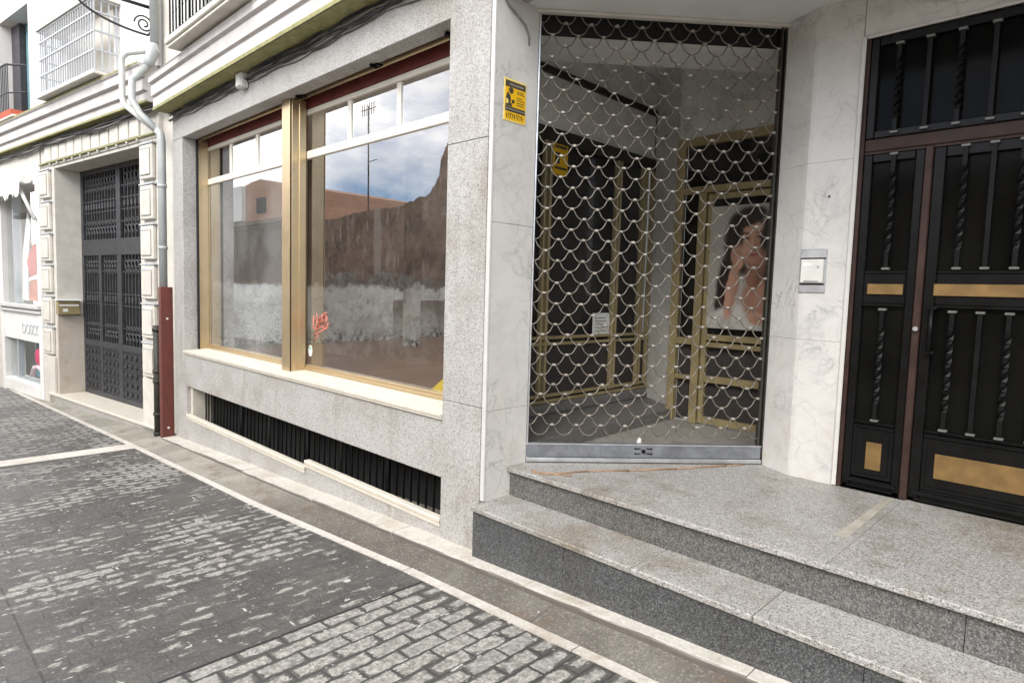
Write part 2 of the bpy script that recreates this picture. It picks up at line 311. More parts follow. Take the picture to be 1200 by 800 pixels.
    # expansion joints
    j1 = q.math('SUBTRACT', 1, q.ramp(q.math('ABSOLUTE', q.math('ADD', x, 2.80)), .006, .011))
    j2 = q.math('SUBTRACT', 1, q.ramp(q.math('ABSOLUTE', q.math('ADD', y, 2.15)), .004, .008)); j2 = q.math('MULTIPLY', j2, q.math('SUBTRACT', 1, right))
    j3 = q.math('SUBTRACT', 1, q.ramp(q.math('ABSOLUTE', q.math('ADD', x, 3.98)), .003, .007)); j3 = q.math('MULTIPLY', j3, band)
    jj = q.math('MAXIMUM', j1, q.math('MULTIPLY', q.math('MAXIMUM', j2, j3), .3))
    c = q.mix(jj, c, (.015, .015, .015))
    h = q.math('SUBTRACT', q.math('ADD', q.math('MULTIPLY', mask, -.25), q.math('MULTIPLY', q.noise(60, 4), .35)), q.math('ADD', joint.outputs['Fac'], jj))
    return q.fin(c, q.math('SUBTRACT', .70, q.math('MULTIPLY', q.math('SUBTRACT', 1, mask), .20)), 0, h, .5, .006, .4)
M['paving'] = paving_mat()

def gutter_mat():
    q = NT('gutter_concrete'); x, y, z = q.xyz()
    c = q.mix(q.ramp(q.noise(1.6, 6, .65), .35, .68), (.105, .094, .080), (.175, .162, .14))
    c = q.mix(q.math("SUBTRACT", 1, q.ramp(x, -5.6, -4.4)), c, q.mix(q.ramp(q.noise(2.5, 5), .4, .65), (.24, .225, .19), (.33, .31, .265)))
    v = q.voro(110); cs = q.n('SeparateColor', Color=v.outputs['Color']).outputs
    c = q.mix(q.math('MULTIPLY', q.ramp(cs[0], .7, .8), .4), c, (.09, .078, .065)); c = q.mix(q.math('MULTIPLY', q.ramp(cs[1], .8, .9), .3), c, (.40, .37, .32))
    c = q.mix(q.math('MULTIPLY', q.ramp(q.noise(4.5, 5), .56, .72), .5), c, (.13, .085, .055))
    xi = q.math('FRACT', q.math('MULTIPLY', x, .74)); j = q.math('SUBTRACT', 1, q.ramp(q.math('ABSOLUTE', q.math('SUBTRACT', xi, .5)), .003, .006))
    c = q.mix(q.math('MULTIPLY', j, .6), c, (.08, .07, .06))
    return q.fin(c, .85, 0, q.math('ADD', q.noise(50, 4), cs[2]), .35, .006, .3)
M['gutter'] = gutter_mat()
M['ground'] = plain('asphalt_ground', (.055, .055, .056), .9, 0, .2, 8, .2, .3)

def ruin_mat():
    q = NT('ruined_wall'); x, y, z = q.xyz()
    e = q.math('ADD', z, q.math('MULTIPLY', q.math('SUBTRACT', q.noise(1.1, 7, .7), .5), 1.6))
    earth = q.mix(q.ramp(q.noise(1.4, 9, .78), .40, .58), (.085, .052, .034), (.21, .145, .10))
    v = q.voro(2.6); tone = q.n('SeparateColor', Color=v.outputs['Color']).outputs[0]
    earth = q.mix(q.math('MULTIPLY', q.ramp(tone, .62, .66), .6), earth, (.26, .17, .12))
    earth = q.mix(q.math('MULTIPLY', q.ramp(q.noise(2.6, 6, .7, stretch=(2.6, 1, .5)), .57, .61), .8), earth, (.40, .36, .31))
    earth = q.mix(q.ramp(q.noise(5.5, 6, .75), .60, .66), earth, (.035, .024, .018))
    strip = q.math('SUBTRACT', 1, q.ramp(q.math('ABSOLUTE', q.math('ADD', x, q.math('ADD', 16.2, q.math('MULTIPLY', q.noise(1.5, 4), .25)))), .16, .2))
    earth = q.mix(q.math('MULTIPLY', strip, .75), earth, (.36, .32, .28))
    pl = q.mix(q.ramp(q.noise(2.2, 8, .75), .44, .56), (.26, .25, .23), (.09, .075, .065))
    c = q.mix(q.math('SUBTRACT', 1, q.ramp(e, 2.08, 2.18)), earth, pl)
    return q.fin(c, .95, 0, q.noise(4, 8, .7), .6, .05, .2)
M['ruin'] = ruin_mat()
def brick_mat():
    q = NT('orange_brick'); x, y, z = q.xyz(); cv = q.n('CombineXYZ', X=x, Y=z, Z=0.0).outputs[0]
    b = q.n('TexBrick', Vector=cv, Scale=1.0, Color1=(.42, .20, .11), Color2=(.34, .16, .09), Mortar=(.40, .33, .27))
    b.inputs['Brick Width'].default_value = .25; b.inputs['Row Height'].default_value = .08; b.inputs['Mortar Size'].default_value = .008
    return q.fin(b.outputs['Color'], .9, 0, b.outputs['Fac'], .3, -.005)
M['brick'] = brick_mat()
M['beige'] = plain('beige_render', (.52, .43, .34), .9, 0, .1, 2, .2, .3, (.3, .24, .18), .4)
M['roof'] = plain('clay_tiles', (.32, .13, .075), .85, 0, .25, 12, .3)

def poster_mat(X0, Z0):
    # a printed portrait: soft-edged ink areas on one sheet
    q = NT('printed_portrait'); x, y, z = q.xyz()
    nX = q.math('MULTIPLY', q.math('SUBTRACT', q.noise(14, 4, .6), .5), .03); nZ = q.math('MULTIPLY', q.math('SUBTRACT', q.noise(11, 4, .6, stretch=(1.3, 1, .8)), .5), .03)
    X = q.math('ADD', q.math('SUBTRACT', x, X0), nX); Z = q.math('ADD', q.math('SUBTRACT', Z0, z), nZ)
    def E(cx, cz, rx, rz, rot=0, soft=.12, amt=1.0):
        a = q.math('SUBTRACT', X, cx); b = q.math('SUBTRACT', Z, cz); c_, s_ = math.cos(rot), math.sin(rot)
        u = q.math('DIVIDE', q.math('ADD', q.math('MULTIPLY', a, c_), q.math('MULTIPLY', b, s_)), rx)
        v = q.math('DIVIDE', q.math('SUBTRACT', q.math('MULTIPLY', b, c_), q.math('MULTIPLY', a, s_)), rz)
        d = q.math('SQRT', q.math('ADD', q.math('MULTIPLY', u, u), q.math('MULTIPLY', v, v)))
        return q.math('MULTIPLY', q.math('SUBTRACT', 1, q.ramp(d, 1-soft, 1+soft)), amt)
    skin, mid, dark, hair = (.50, .285, .20), (.36, .185, .125), (.19, .085, .055), (.022, .014, .012)
    c = q.mix(q.ramp(q.noise(2, 3), .3, .7), (.43, .405, .36), (.36, .335, .30))
    strands = q.ramp(q.noise(40, 4, .6, stretch=(2.2, 1, .35)), .45, .75)
    hc = q.mix(q.math('MULTIPLY', strands, .7), hair, (.085, .048, .034))
    for a in (E(.31, .30, .185, .28, 0, .16), E(.17, .62, .095, .27, .12, .22), E(.50, .52, .15, .36, 0, .16), E(.13, .83, .07, .10, 0, .3)): c = q.mix(a, c, hc)
    c = q.mix(E(.31, 1.02, .33, .20, 0, .10), c, q.mix(q.ramp(q.noise(9, 4), .35, .65), (.56, .54, .50), (.40, .38, .35)))
    c = q.mix(E(.42, .76, .12, .17, 0, .25), c, mid); c = q.mix(E(.45, .74, .05, .10, .3, .7, .5), c, skin)
    c = q.mix(E(.40, .55, .075, .13, .1, .25), c, dark); c = q.mix(E(.37, .60, .035, .09, .2, .8, .6), c, mid)
    c = q.mix(E(.37, .31, .118, .172, .14, .12), c, skin)
    c = q.mix(E(.46, .36, .075, .15, .2, .75, .75), c, mid); c = q.mix(E(.38, .455, .085, .05, 0, .7, .6), c, mid); c = q.mix(E(.29, .36, .05, .05, 0, .9, .35), c, (.60, .36, .27))
    c = q.mix(E(.37, .19, .075, .045, 0, .9, .4), c, (.60, .37, .28))
    for cx, cz in ((.318, .268), (.425, .262)):
        c = q.mix(E(cx, cz, .038, .024, 0, .8, .6), c, mid); c = q.mix(E(cx, cz+.004, .026, .0065, .05, .5, .95), c, hair); c = q.mix(E(cx, cz-.036, .040, .007, .12 if cx < .4 else -.12, .5, .85), c, (.05, .028, .02))
    c = q.mix(E(.392, .325, .014, .055, 0, .9, .55), c, mid); c = q.mix(E(.376, .366, .024, .009, 0, .7, .7), c, dark); c = q.mix(E(.366, .33, .008, .05, 0, .9, .5), c, (.62, .40, .30))
    c = q.mix(E(.376, .415, .044, .015, -.05, .35, .9), c, (.34, .095, .085)); c = q.mix(E(.376, .414, .040, .003, -.05, .6, .9), c, (.12, .03, .03)); c = q.mix(E(.376, .424, .02, .005, 0, .9, .5), c, (.55, .22, .19))
    for a in (E(.32, .10, .165, .072, -.28, .2), E(.49, .22, .05, .17, .15, .3), E(.25, .22, .035, .12, -.2, .4)): c = q.mix(a, c, hc)
    c = q.mix(E(.205, .70, .047, .25, .13, .12), c, skin); c = q.mix(E(.235, .72, .022, .22, .13, .8, .8), c, mid)
    c = q.mix(E(.245, .43, .050, .095, -.22, .15), c, skin); c = q.mix(E(.215, .45, .02, .08, -.2, .8, .6), c, mid)
    for k in range(3): c = q.mix(E(.236+.022*k, .385+.006*k, .0035, .05, -.2, .6, .75), c, dark)
    c = q.mix(E(.43, .93, .07, .055, .3, .2), c, skin); c = q.mix(E(.45, .95, .05, .03, .3, .7, .6), c, mid)
    return q.fin(c, .35, 0, None)
# ------------------------------------------------------------------ building helpers
ROOT = {}
def setp(o, label=None, cat=None, group=None, kind=None):
    if label: o['label'] = label
    if cat: o['category'] = cat
    if group: o['group'] = group
    if kind: o['kind'] = kind
    return o
def origin(o):
    v = Vector((0, 0, 0))
    while o is not None: v += o.location; o = o.parent
    return v
def thing(name, label, cat, loc, group=None):
    o = bpy.data.objects.new(name, None); COL.objects.link(o); o.location = loc; o.empty_display_size = .2
    return setp(o, label, cat, group)
class MB:
    def __init__(s, T=None): s.bm = bmesh.new(); s.T = T
    def v(s, p): return s.bm.verts.new(p)
    def box(s, x0, x1, y0, y1, z0, z1, bev=0.0, seg=1):
        b = bmesh.new(); bmesh.ops.create_cube(b, size=1)
        for w in b.verts: w.co = Vector(((x0+x1)/2+w.co.x*(x1-x0), (y0+y1)/2+w.co.y*(y1-y0), (z0+z1)/2+w.co.z*(z1-z0)))
        if bev: bmesh.ops.bevel(b, geom=list(b.edges), offset=bev, segments=seg, affect='EDGES', profile=.5)
        s.merge(b); return s
    def merge(s, b):
        mp_ = {}
        for w in b.verts: mp_[w] = s.bm.verts.new(w.co)
        for f in b.faces:
            try:
                nf = s.bm.faces.new([mp_[w] for w in f.verts]); nf.smooth = f.smooth
            except ValueError: pass
        b.free()
    def prism(s, pts, z0, z1, axis='z', zf=None):
        # pts polygon; axis 'z': (x,y) raised z0..z1 ; 'x': (y,z) along x ; 'y': (x,z) along y
        def P(p, w):
            return (p[0], p[1], w) if axis == 'z' else ((w, p[0], p[1]) if axis == 'x' else (p[0], w, p[1]))
        a = [s.v(P(p, z0)) for p in pts]; b = [s.v(P(p, z1)) for p in pts]; n = len(pts)
        s.bm.faces.new(a[::-1]); s.bm.faces.new(b)
        for i in range(n): s.bm.faces.new([a[i], a[(i+1) % n], b[(i+1) % n], b[i]])
        return s
    def hexa(s, p):  # 8 points: bottom 4, top 4
        w = [s.v(q) for q in p]
        for f in ((3, 2, 1, 0), (4, 5, 6, 7), (0, 1, 5, 4), (1, 2, 6, 5), (2, 3, 7, 6), (3, 0, 4, 7)): s.bm.faces.new([w[i] for i in f])
        return s
    def tube(s, pts, r, sides=8, closed=False, cap=True):
        pts = [Vector(p) for p in pts]; n = len(pts); rings = []; prev = None
        for i, p in enumerate(pts):
            a = pts[(i-1) % n] if (closed or i > 0) else p; c = pts[(i+1) % n] if (closed or i < n-1) else p
            t = (c-a).normalized()
            if prev is None: nrm = t.orthogonal().normalized()
            else:
                nrm = prev - t*prev.dot(t)
                nrm = nrm.normalized() if nrm.length > 1e-6 else t.orthogonal().normalized()
            prev = nrm; bn = t.cross(nrm); rr = r[i] if isinstance(r, (list, tuple)) else r
            rings.append([s.v(p+nrm*math.cos(k*2*math.pi/sides)*rr+bn*math.sin(k*2*math.pi/sides)*rr) for k in range(sides)])
        for i in range(n if closed else n-1):
            A, B = rings[i], rings[(i+1) % n]
            for k in range(sides):
                f = s.bm.faces.new([A[k], A[(k+1) % sides], B[(k+1) % sides], B[k]]); f.smooth = True
        if cap and not closed: s.bm.faces.new(rings[0][::-1]); s.bm.faces.new(rings[-1])
        return s
    def ring(s, c, rad, r, ax1=(1, 0, 0), ax2=(0, 0, 1), a0=0, a1=360, n=14, sides=5):
        c = Vector(c); e1 = Vector(ax1); e2 = Vector(ax2); full = abs(a1-a0) >= 360
        pts = [c+e1*rad*math.cos(R(a0+(a1-a0)*i/n))+e2*rad*math.sin(R(a0+(a1-a0)*i/n)) for i in range(n if full else n+1)]
        return s.tube(pts, r, sides, closed=full)
    def add(s, other, idx=1):
        n0 = len(s.bm.faces); b = other.bm; s.merge(b); s.bm.faces.ensure_lookup_table()
        for f in s.bm.faces[n0:]: f.material_index = idx
        return s
    def build(s, name, mat, parent=None, bevel=0.0, extra=()):
        me = bpy.data.meshes.new(name); o = origin(parent) if parent else Vector((0, 0, 0))
        if s.T:
            for w in s.bm.verts: w.co = Vector(s.T(*w.co))
        if parent is None:
            # origin at the base of the mesh
            xs = [w.co for w in s.bm.verts]; o = Vector((sum(c.x for c in xs)/len(xs), sum(c.y for c in xs)/len(xs), min(c.z for c in xs)))
        for w in s.bm.verts: w.co -= o
        bmesh.ops.recalc_face_normals(s.bm, faces=list(s.bm.faces))
        s.bm.to_mesh(me); s.bm.free(); me.materials.append(mat)
        for e_ in extra: me.materials.append(e_)
        ob = bpy.data.objects.new(name, me); COL.objects.link(ob)
        if parent is not None: ob.parent = parent
        else: ob.location = o
        return ob
def text_mb(txt, size, depth, T):
    cu = bpy.data.curves.new('t', 'FONT'); cu.body = txt; cu.size = size; cu.extrude = depth; cu.align_x = 'LEFT'
    ob = bpy.data.objects.new('t', cu); COL.objects.link(ob); bpy.context.view_layer.update()
    me = bpy.data.meshes.new_from_object(ob.evaluated_get(bpy.context.evaluated_depsgraph_get()))
    mb = MB(T); mb.bm.from_mesh(me); bpy.data.objects.remove(ob); bpy.data.curves.remove(cu); bpy.data.meshes.remove(me)
    return mb

# ------------------------------------------------------------------ ground profile
def gz(x):      # gutter level, the street falls to the left
    base = -.003 + .052*(x+3.14)
    if x < -9: base = -.003 + .052*(-9+3.14) + .022*(x+9)
    if x > 6: base = -.003 + .052*(6+3.14) + .01*(x-6)
    return base
XS = [-160, -80, -40, -26, -20, -16, -13, -11, -9, -8, -7, -6, -5, -4, -3, -2, -1, 0, 1, 2, 4, 6, 10, 40, 160]
def sheet(name, y0f, y1f, off, mat, x0=-160, x1=160, label=None, kind='structure', step=None):
    xs = [x0]+[x for x in XS if x0 < x < x1]+[x1]
    mb = MB(); prev = None
    for x in xs:
        o2 = off(x) if callable(off) else off; o1 = -.004 if callable(off) else off
        a = mb.v((x, y0f(x), gz(x)+o1)); b = mb.v((x, y1f(x), gz(x)+o2))
        if prev: mb.bm.faces.new([prev[0], a, b, prev[1]])
        prev = (a, b)
    o = mb.build(name, mat); setp(o, kind=kind); return o
def yl(x):      # inner edge of the pale line of stone
    P = [(-160, -19.5), (-16.2, -.86), (-8.9, -.455), (-5, -.435), (-3, -.362), (160, -.362)]
    for (a, ya), (b, yb) in zip(P, P[1:]):
        if a <= x <= b: return ya+(yb-ya)*(x-a)/(b-a)
sheet('ground', lambda x: -150, lambda x: 150, -.09, M['ground'])
sheet('paving', lambda x: -7.45 if x > -20 else yl(x)-7, lambda x: yl(x)-.058, 0.0, M['paving'], -90, 30)
def xs_strip():
    mb = MB(); xs = [-90, -40, -26, -16.2, -12, -8.9, -7.6, -6.3, -5, -3.7, -3, -1.7, -.4, .9, 2.2, 4, 8, 30]
    for a, b in zip(xs, xs[1:]):
        g = .004
        p = []
        for dz in (-.08, .006):
            for (x, dy) in ((a+g, -.060), (b-g, -.060), (b-g, 0), (a+g, 0)):
                p.append((x, yl(x)+dy+random.uniform(-.003, .003), gz(x)+dz))
        mb.hexa(p)
    return mb
setp(xs_strip().build('kerb_line', M['strip']), kind='structure')
sheet('gutter', yl, lambda x: .35 if x > -9.1 else .6+(-9-x)*-.13, lambda x: .100 if x > -8.6 else .03, M['gutter'], -26, 30)
mb = MB(); mb.hexa([(-8.56, -7.4, gz(-8.56)+.004), (-8.22, -7.4, gz(-8.22)+.004), (-8.22, -.505, gz(-8.22)+.004), (-8.56, -.512, gz(-8.56)+.004),
                    (-8.56, -7.4, gz(-8.56)+.009), (-8.22, -7.4, gz(-8.22)+.009), (-8.22, -.505, gz(-8.22)+.009), (-8.56, -.512, gz(-8.56)+.009)])
setp(mb.build('cross_strip', M['strip']), kind='structure')
# raised kerb against the building, stone by stone in one run
mb = MB(); x = -8.43; cuts = [-8.43, -7.15, -6.0, -4.62, -3.5, -2.25, -1.0, .3, 1.6, 3.0, 4.6, 6.2]
for a, b in zip(cuts, cuts[1:]):
    bb = bmesh.new(); bmesh.ops.create_cube(bb, size=1)
    jy = random.uniform(-.006, .006); jz = random.uniform(-.004, .004)
    for w in bb.verts:
        xx = a+.003 if w.co.x < 0 else b-.003
        w.co = Vector((xx, (-.165+jy) if w.co.y < 0 else .05, gz(xx)+(-.09 if w.co.z < 0 else .058+jz)))
    bmesh.ops.subdivide_edges(bb, edges=[e for e in bb.edges if abs((e.verts[0].co-e.verts[1].co).x) > .5], cuts=9)
    bmesh.ops.bevel(bb, geom=[e for e in bb.edges if all(v.co.y < -.1 and v.co.z > gz(v.co.x) for v in e.verts)], offset=.016, segments=3, affect='EDGES', profile=.5)
    for w in bb.verts:
        if w.co.y < -.1: w.co += Vector((0, random.uniform(-.002, .002), random.uniform(-.0012, .001)))
    mb.merge(bb)
setp(mb.build('kerb', M['kerb']), kind='structure')

# ------------------------------------------------------------------ the shop building
SB = thing('shop_building', 'grey granite shop building with empty glazed front, recessed porch and white marble columns', 'building', (-4.0, .3, 0))
g = MB()
g.box(-8.43, -8.10, 0, .34, -.42, 3.402, .004)                       # left jamb
g.box(-8.097, -3.175, .004, .30, .458, .866, .004)                    # band under the window
g.box(-8.097, -8.03, .004, .30, -.42, .455)
g.box(-8.027, -5.052, .004, .044, -.42, .088, .003); g.box(-5.049, -3.175, .004, .044, -.36, .150, .003)
g.box(-8.43, -3.175, .002, .15, 3.405, 3.90, .004)                    # lintel
g.box(-8.43, -3.175, .22, .34, 3.52, 3.90)
g.box(-3.172, -2.800, -.006, .40, -.20, .982, .003); g.box(-3.172, -2.800, -.006, .40, .985, 2.62, .003); g.box(-3.172, -2.800, -.006, .40, 2.623, 3.90, .003)
g.box(-2.797, 6.0, .0, .28, 3.475, 3.90, .004)                        # beam over the porch
g.box(1.62, 6.0, 0, .5, -.1, 3.472, .004)
g.build('granite_wall', M['granite'], SB)
# basement opening
g = MB(); g.box(-8.0, -3.2, .30, .34, -.2, .6); bo = g.build('basement_opening', M['black_gap'], SB)
gr = MB()
x = -7.95
while x < -3.2:
    gr.box(x-.006, x+.006, .185, .197, .02, .455); x += .093
for xx in (-6.85, -6.15, -5.35, -4.75, -4.05): gr.box(xx-.022, xx+.022, .170, .178, .02, .455)
gr.build('basement_grille', M['black_iron'], bo)
g = MB(); g.box(-8.03, -7.97, .045, .28, .0, .455, .003)
g.box(-8.027, -5.06, -.014, .042, .0905, .122, .006); g.box(-5.055, -3.178, -.014, .042, .1525, .184, .006)
g.box(-8.027, -5.06, -.006, .0, .062, .0885, .004); g.box(-5.055, -3.178, -.006, .0, .122, .1505, .004)
g.build('basement_sill', M['white_sill'], SB)
# window sill
g = MB(); g.hexa([(-8.097, -.014, .852), (-3.176, -.014, .852), (-3.176, .31, .87), (-8.097, .31, .87), (-8.097, -.014, .872), (-3.176, -.014, .872), (-3.176, .31, .893), (-8.097, .31, .893)])
g.hexa([(-8.097, -.022, .872), (-3.176, -.022, .872), (-3.176, .30, .893), (-8.097, .30, .893), (-8.097, -.022, .886), (-3.176, -.022, .886), (-3.176, .30, .907), (-8.097, .30, .907)])
g.build('window_sill', M['white_sill'], SB)
# shopfront windows
def window(x0, x1, bars, tag):
    f = MB()
    f.box(x0, x0+.018, .285, .32, .905, 3.30, .004); f.box(x1-.055, x1, .285, .32, .905, 3.30, .004)
    f.box(x0+.019, x1-.056, .27, .32, .905, .955, .004); f.box(x0+.019, x1-.056, .255, .272, .905, .93, .003)
    w = f.build('shop_window', M['gold_alu'], SB); w['label'] = tag
    t = MB(); t.box(x0+.020, x1-.057, .278, .325, 2.885, 2.958, .006); t.box(x0+.020, x1-.057, .280, .322, 3.290, 3.335, .004)
    for b in bars: t.box(b-.026, b+.026, .284, .322, 2.960, 3.286, .004)
    t.build('toplight_frame', M['gold_alu_lit'], w)
    xs = [x0+.020]+bars+[x1-.057]
    p = MB(); p.box(x0+.01, x1-.05, .297, .303, .95, 2.88); p.build('pane', M['glass_dusty'] if x0 < -7 else M['glass'], w)
    for a, b in zip(xs, xs[1:]):
        p = MB(); p.box(a+.01, b-.01, .297, .303, 2.955, 3.29); p.build('pane', M['glass'], w)
    s = MB(); s.box(x0, x1, .285, .33, 3.341, 3.475, .004); s.build('shutter_box', M['maroon'], w)
    s = MB(); s.box(x0, x1, .20, .24, 3.425, 3.45, .004); s.tube([(x0, .19, 3.40), (x1, .19, 3.40)], .012, 8); s.build('shutter_rail', M['gold_alu'], w)
window(-8.10, -5.66, [-7.40, -6.70], 'left shop window, narrow, reflecting a brick house')
window(-5.66, -3.18, [-4.855, -4.135], 'right shop window, wide, reflecting the sky')
g = MB(); g.box(-5.755, -5.60, .115, .125, .886, 3.405, .003); g.box(-5.755, -5.742, .126, .268, .886, 3.405); g.box(-5.605, -5.592, .135, .268, .886, 3.405, .003)
g.box(-5.64, -5.578, .20, .268, .886, 3.405, .004)
g.build('window_post', M['gold_alu'], SB); g = MB(); g.box(-8.098, -8.075, .165, .284, .886, 3.405, .004)
g.build('window_post', M['gold_alu'], SB)
g = MB(); g.box(-5.74, -5.606, .127, .266, .89, 3.40); g.box(-8.098, -8.045, .150, .163, .886, 3.405); g.box(-8.1, -3.18, .151, .219, 3.50, 3.56); g.build('shutter_track', M['black_gap'], SB)
for q_ in (-5.45, -4.25, -3.35):
    g = MB(); g.box(q_-.05, q_+.05, .13, .20, 3.39, 3.403); g.box(q_-.012, q_+.012, .10, .16, 3.376, 3.40, .003); g.build('shutter_bracket', M['black_iron'], SB)
# cornice
def cornice(mb, prof, a, b): mb.prism(prof, a, b, 'x'); return mb
prof = [(.0, 3.735), (-.20, 3.735), (-.20, 3.862), (-.192, 3.868), (-.192, 3.882), (-.222, 3.89), (-.222, 4.005), (-.212, 4.012), (-.212, 4.026), (-.25, 4.036), (-.25, 4.09), (-.262, 4.105), (0.0, 4.125)]
c = MB(); cornice(c, prof, -8.46, 6.0); c.build('cornice', M['cornice'], SB)
c = MB(); c.box(-8.46, 6.0, -.208, -.203, 3.728, 3.760); c.box(-8.46, 6.0, -.19, -.01, 3.728, 3.733); c.build('cornice_drip_edge', M['moss_edge'], SB)
g = MB(); g.box(-8.43, -7.35, .004, 3.25, 3.905, 7.5); g.box(-5.55, 6.0, .004, 3.25, 3.905, 7.5); g.box(-7.347, -5.553, .004, 3.25, 7.2, 7.5); g.box(-7.347, -5.553, .5, 3.25, 3.905, 7.197)
g.build('upper_wall', M['white_paint'], SB)
g = MB(); g.box(-7.2, -5.7, .35, .40, 4.13, 7.1); g.build('balcony_door', M['dark_glass'], SB)
g = MB(); g.box(-7.37, -5.50, -.37, 0.0, 4.135, 4.165, .006); g.box(-7.39, -5.48, -.39, 0, 4.168, 4.235, .01)
bal = g.build('balcony', M['cream_stone'], SB)
g = MB(); x = -7.34
while x < -5.5:
    g.box(x-.007, x+.007, -.355, -.341, 4.238, 5.30)
    if x > -7.3: g.ring((x+.0, -.348, 4.47), .019, .006, n=8, sides=4)
    x += .095
for yy in [-.25, -.15, -.05]:
    for xx in (-7.34, -5.52): g.box(xx-.007, xx+.007, yy-.007, yy+.007, 4.238, 5.30)
g.box(-7.36, -5.50, -.358, -.338, 4.25, 4.27); g.box(-7.36, -5.50, -.362, -.334, 5.30, 5.325); g.box(-7.36, -7.32, -.333, 0, 5.30, 5.325)
g.build('railing', M['black_iron'], bal)
# interior shell
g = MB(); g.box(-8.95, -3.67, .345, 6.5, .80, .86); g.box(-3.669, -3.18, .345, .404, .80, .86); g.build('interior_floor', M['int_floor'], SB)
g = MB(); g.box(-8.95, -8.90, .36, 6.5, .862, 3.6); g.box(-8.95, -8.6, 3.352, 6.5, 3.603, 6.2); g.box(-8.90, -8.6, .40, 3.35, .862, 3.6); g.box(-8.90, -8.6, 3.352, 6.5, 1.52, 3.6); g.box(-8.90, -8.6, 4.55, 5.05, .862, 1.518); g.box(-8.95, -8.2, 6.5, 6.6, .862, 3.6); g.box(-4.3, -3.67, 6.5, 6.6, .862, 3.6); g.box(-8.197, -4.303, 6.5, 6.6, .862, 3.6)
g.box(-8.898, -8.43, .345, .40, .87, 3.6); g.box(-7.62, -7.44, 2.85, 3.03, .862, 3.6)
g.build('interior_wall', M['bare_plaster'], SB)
g = MB(); g.box(-8.95, -3.67, .345, 3.3, 3.605, 3.70); g.box(-3.66, -3.62, .46, 6.6, .3, 3.9); g.box(-3.62, -3.175, .405, .45, .3, 3.9); g.build('inner_partition', M['plaster'], SB)  # ceiling stops short: invented opening to the sky at the rear brightens the room
# marble: left column return, right column, door wall
g = MB()
for a, b in ((-.15, .962), (.964, 2.12), (2.122, 3.472)): g.box(-2.797, -2.771, .022, .384, a, b, .002)
g.build('marble_facing', M['marble'], SB); g = MB()
for a, b in ((.40, 1.46), (1.4615, 2.545), (2.5465, 3.472)):
    arc = [(-1.215, 1.475), (-1.462, 1.475), (-1.486, 1.4785), (-1.505, 1.487), (-1.56, 1.516), (-1.722, 1.604), (-1.66, 1.72), (-1.215, 1.72)]
    g.prism(arc, a, b)
g.build('marble_column', M['marble'], SB); g = MB()
g.box(-1.212, .45, 1.475, 1.72, 3.228, 3.472, .002); g.box(.45, 1.70, 1.475, 1.72, .40, 3.472, .002); g.box(1.60, 1.618, .0, 1.472, .40, 3.472, .002)
g.build('marble_wall', M['marble'], SB)
g = MB(); g.box(-2.798, -2.767, -.001, .0205, .40, 3.472, .005); g.build('marble_bead', M['marble_edge'], SB); g = MB(); g.box(-1.222, -1.196, 1.462, 1.4735, .588, 3.232, .004); g.box(-1.195, .43, 1.462, 1.4735, 3.214, 3.232, .004)
g.build('door_trim', M['marble_edge'], SB)
# vestibule shell
gl = Vector((-2.80, .384, .585)); gr_ = Vector((-1.722, 1.602, .585)); gu = (gr_-gl).normalized(); gn = Vector((-gu.y, gu.x, 0)); GW = (gr_-gl).length
def TG(a, b, c): return gl + gu*a + gn*b + Vector((0, 0, c))
sof = [(-2.797, .281), (1.6, .281), (1.6, 1.473), (-1.40, 1.473), (-1.55, 1.50), (-1.722, 1.604), (-2.797, .386)]
g = MB(); g.prism(sof, 3.474, 3.56); g.build('porch_soffit', M['soffit'], SB)
g = MB(TG); g.box(-.02, GW+.02, -.035, .012, 2.868, 2.888, .004); g.build('soffit_trim', M['cream_stone'], SB)
g = MB(TG); g.hexa([(.0, .055, 2.775), (GW-.02, .055, 2.775), (GW+.30, .53, 2.775), (-.36, .53, 2.775), (.0, .055, 2.96), (GW-.02, .055, 2.96), (GW+.30, .53, 2.96), (-.36, .53, 2.96)]); g.build('roller_box', M['plaster'], SB)
g = MB(TG); g.box(-.05, GW+.05, .045, .053, 2.757, 2.96); g.build('roller_slot', M['black_gap'], SB)
g = MB(); g.prism([(-3.90, .46), (-1.0, .46), (-1.0, 3.2), (-3.9, 3.2)], 3.86, 3.92); g.build('vestibule_ceiling', M['plaster'], SB)
g = MB()
g.box(-3.56, -3.50, .46, 1.0, .56, 3.85)                              # wall beside showcase, behind the column
g.box(-3.56, -3.50, .46, 2.96, 3.54, 3.85); g.box(-3.545, -3.50, 1.0, 2.92, 3.06, 3.478)
g.prism([(-3.50, 2.93), (-2.985, 2.60), (-2.985, 3.0), (-3.50, 3.2)], .40, 3.85)
g.box(-2.984, -1.70, 2.50, 2.66, 3.10, 3.85); g.box(-1.76, -1.66, 1.723, 2.66, .40, 3.85)
g.build('vestibule_wall', M['marble_inner_lit'], SB)
g = MB(); g.box(-3.53, -3.475, 1.0, 2.955, 3.482, 3.535, .004); g.box(-3.53, -3.47, 1.0, 2.955, 2.945, 3.055, .004); g.box(-3.52, -3.47, 2.925, 2.96, .80, 3.48, .003)
g.build('showcase_beam', M['pipe_dark'], SB)
sc = MB()
for y in (1.25, 1.315, 2.255, 2.305, 2.69, 2.735, 2.86): sc.box(-3.50, -3.455, y, y+.026, .815, 2.942, .003)
for z in (1.262, 1.315, .775, .822): sc.box(-3.502, -3.46, 1.0, 2.92, z, z+.026, .003)
show = sc.build('showcase', M['brass_alu'], SB)
p = MB(); p.box(-3.492, -3.486, 1.0, 2.92, 1.34, 2.945); p.build('pane', M['glass_clear'], show)
p = MB(); p.box(-3.612, -3.575, .47, 2.95, .6, 3.6); p.box(-3.498, -3.49, 1.0, 2.92, .80, 1.262); p.build('backing', M['dark_back'], show)
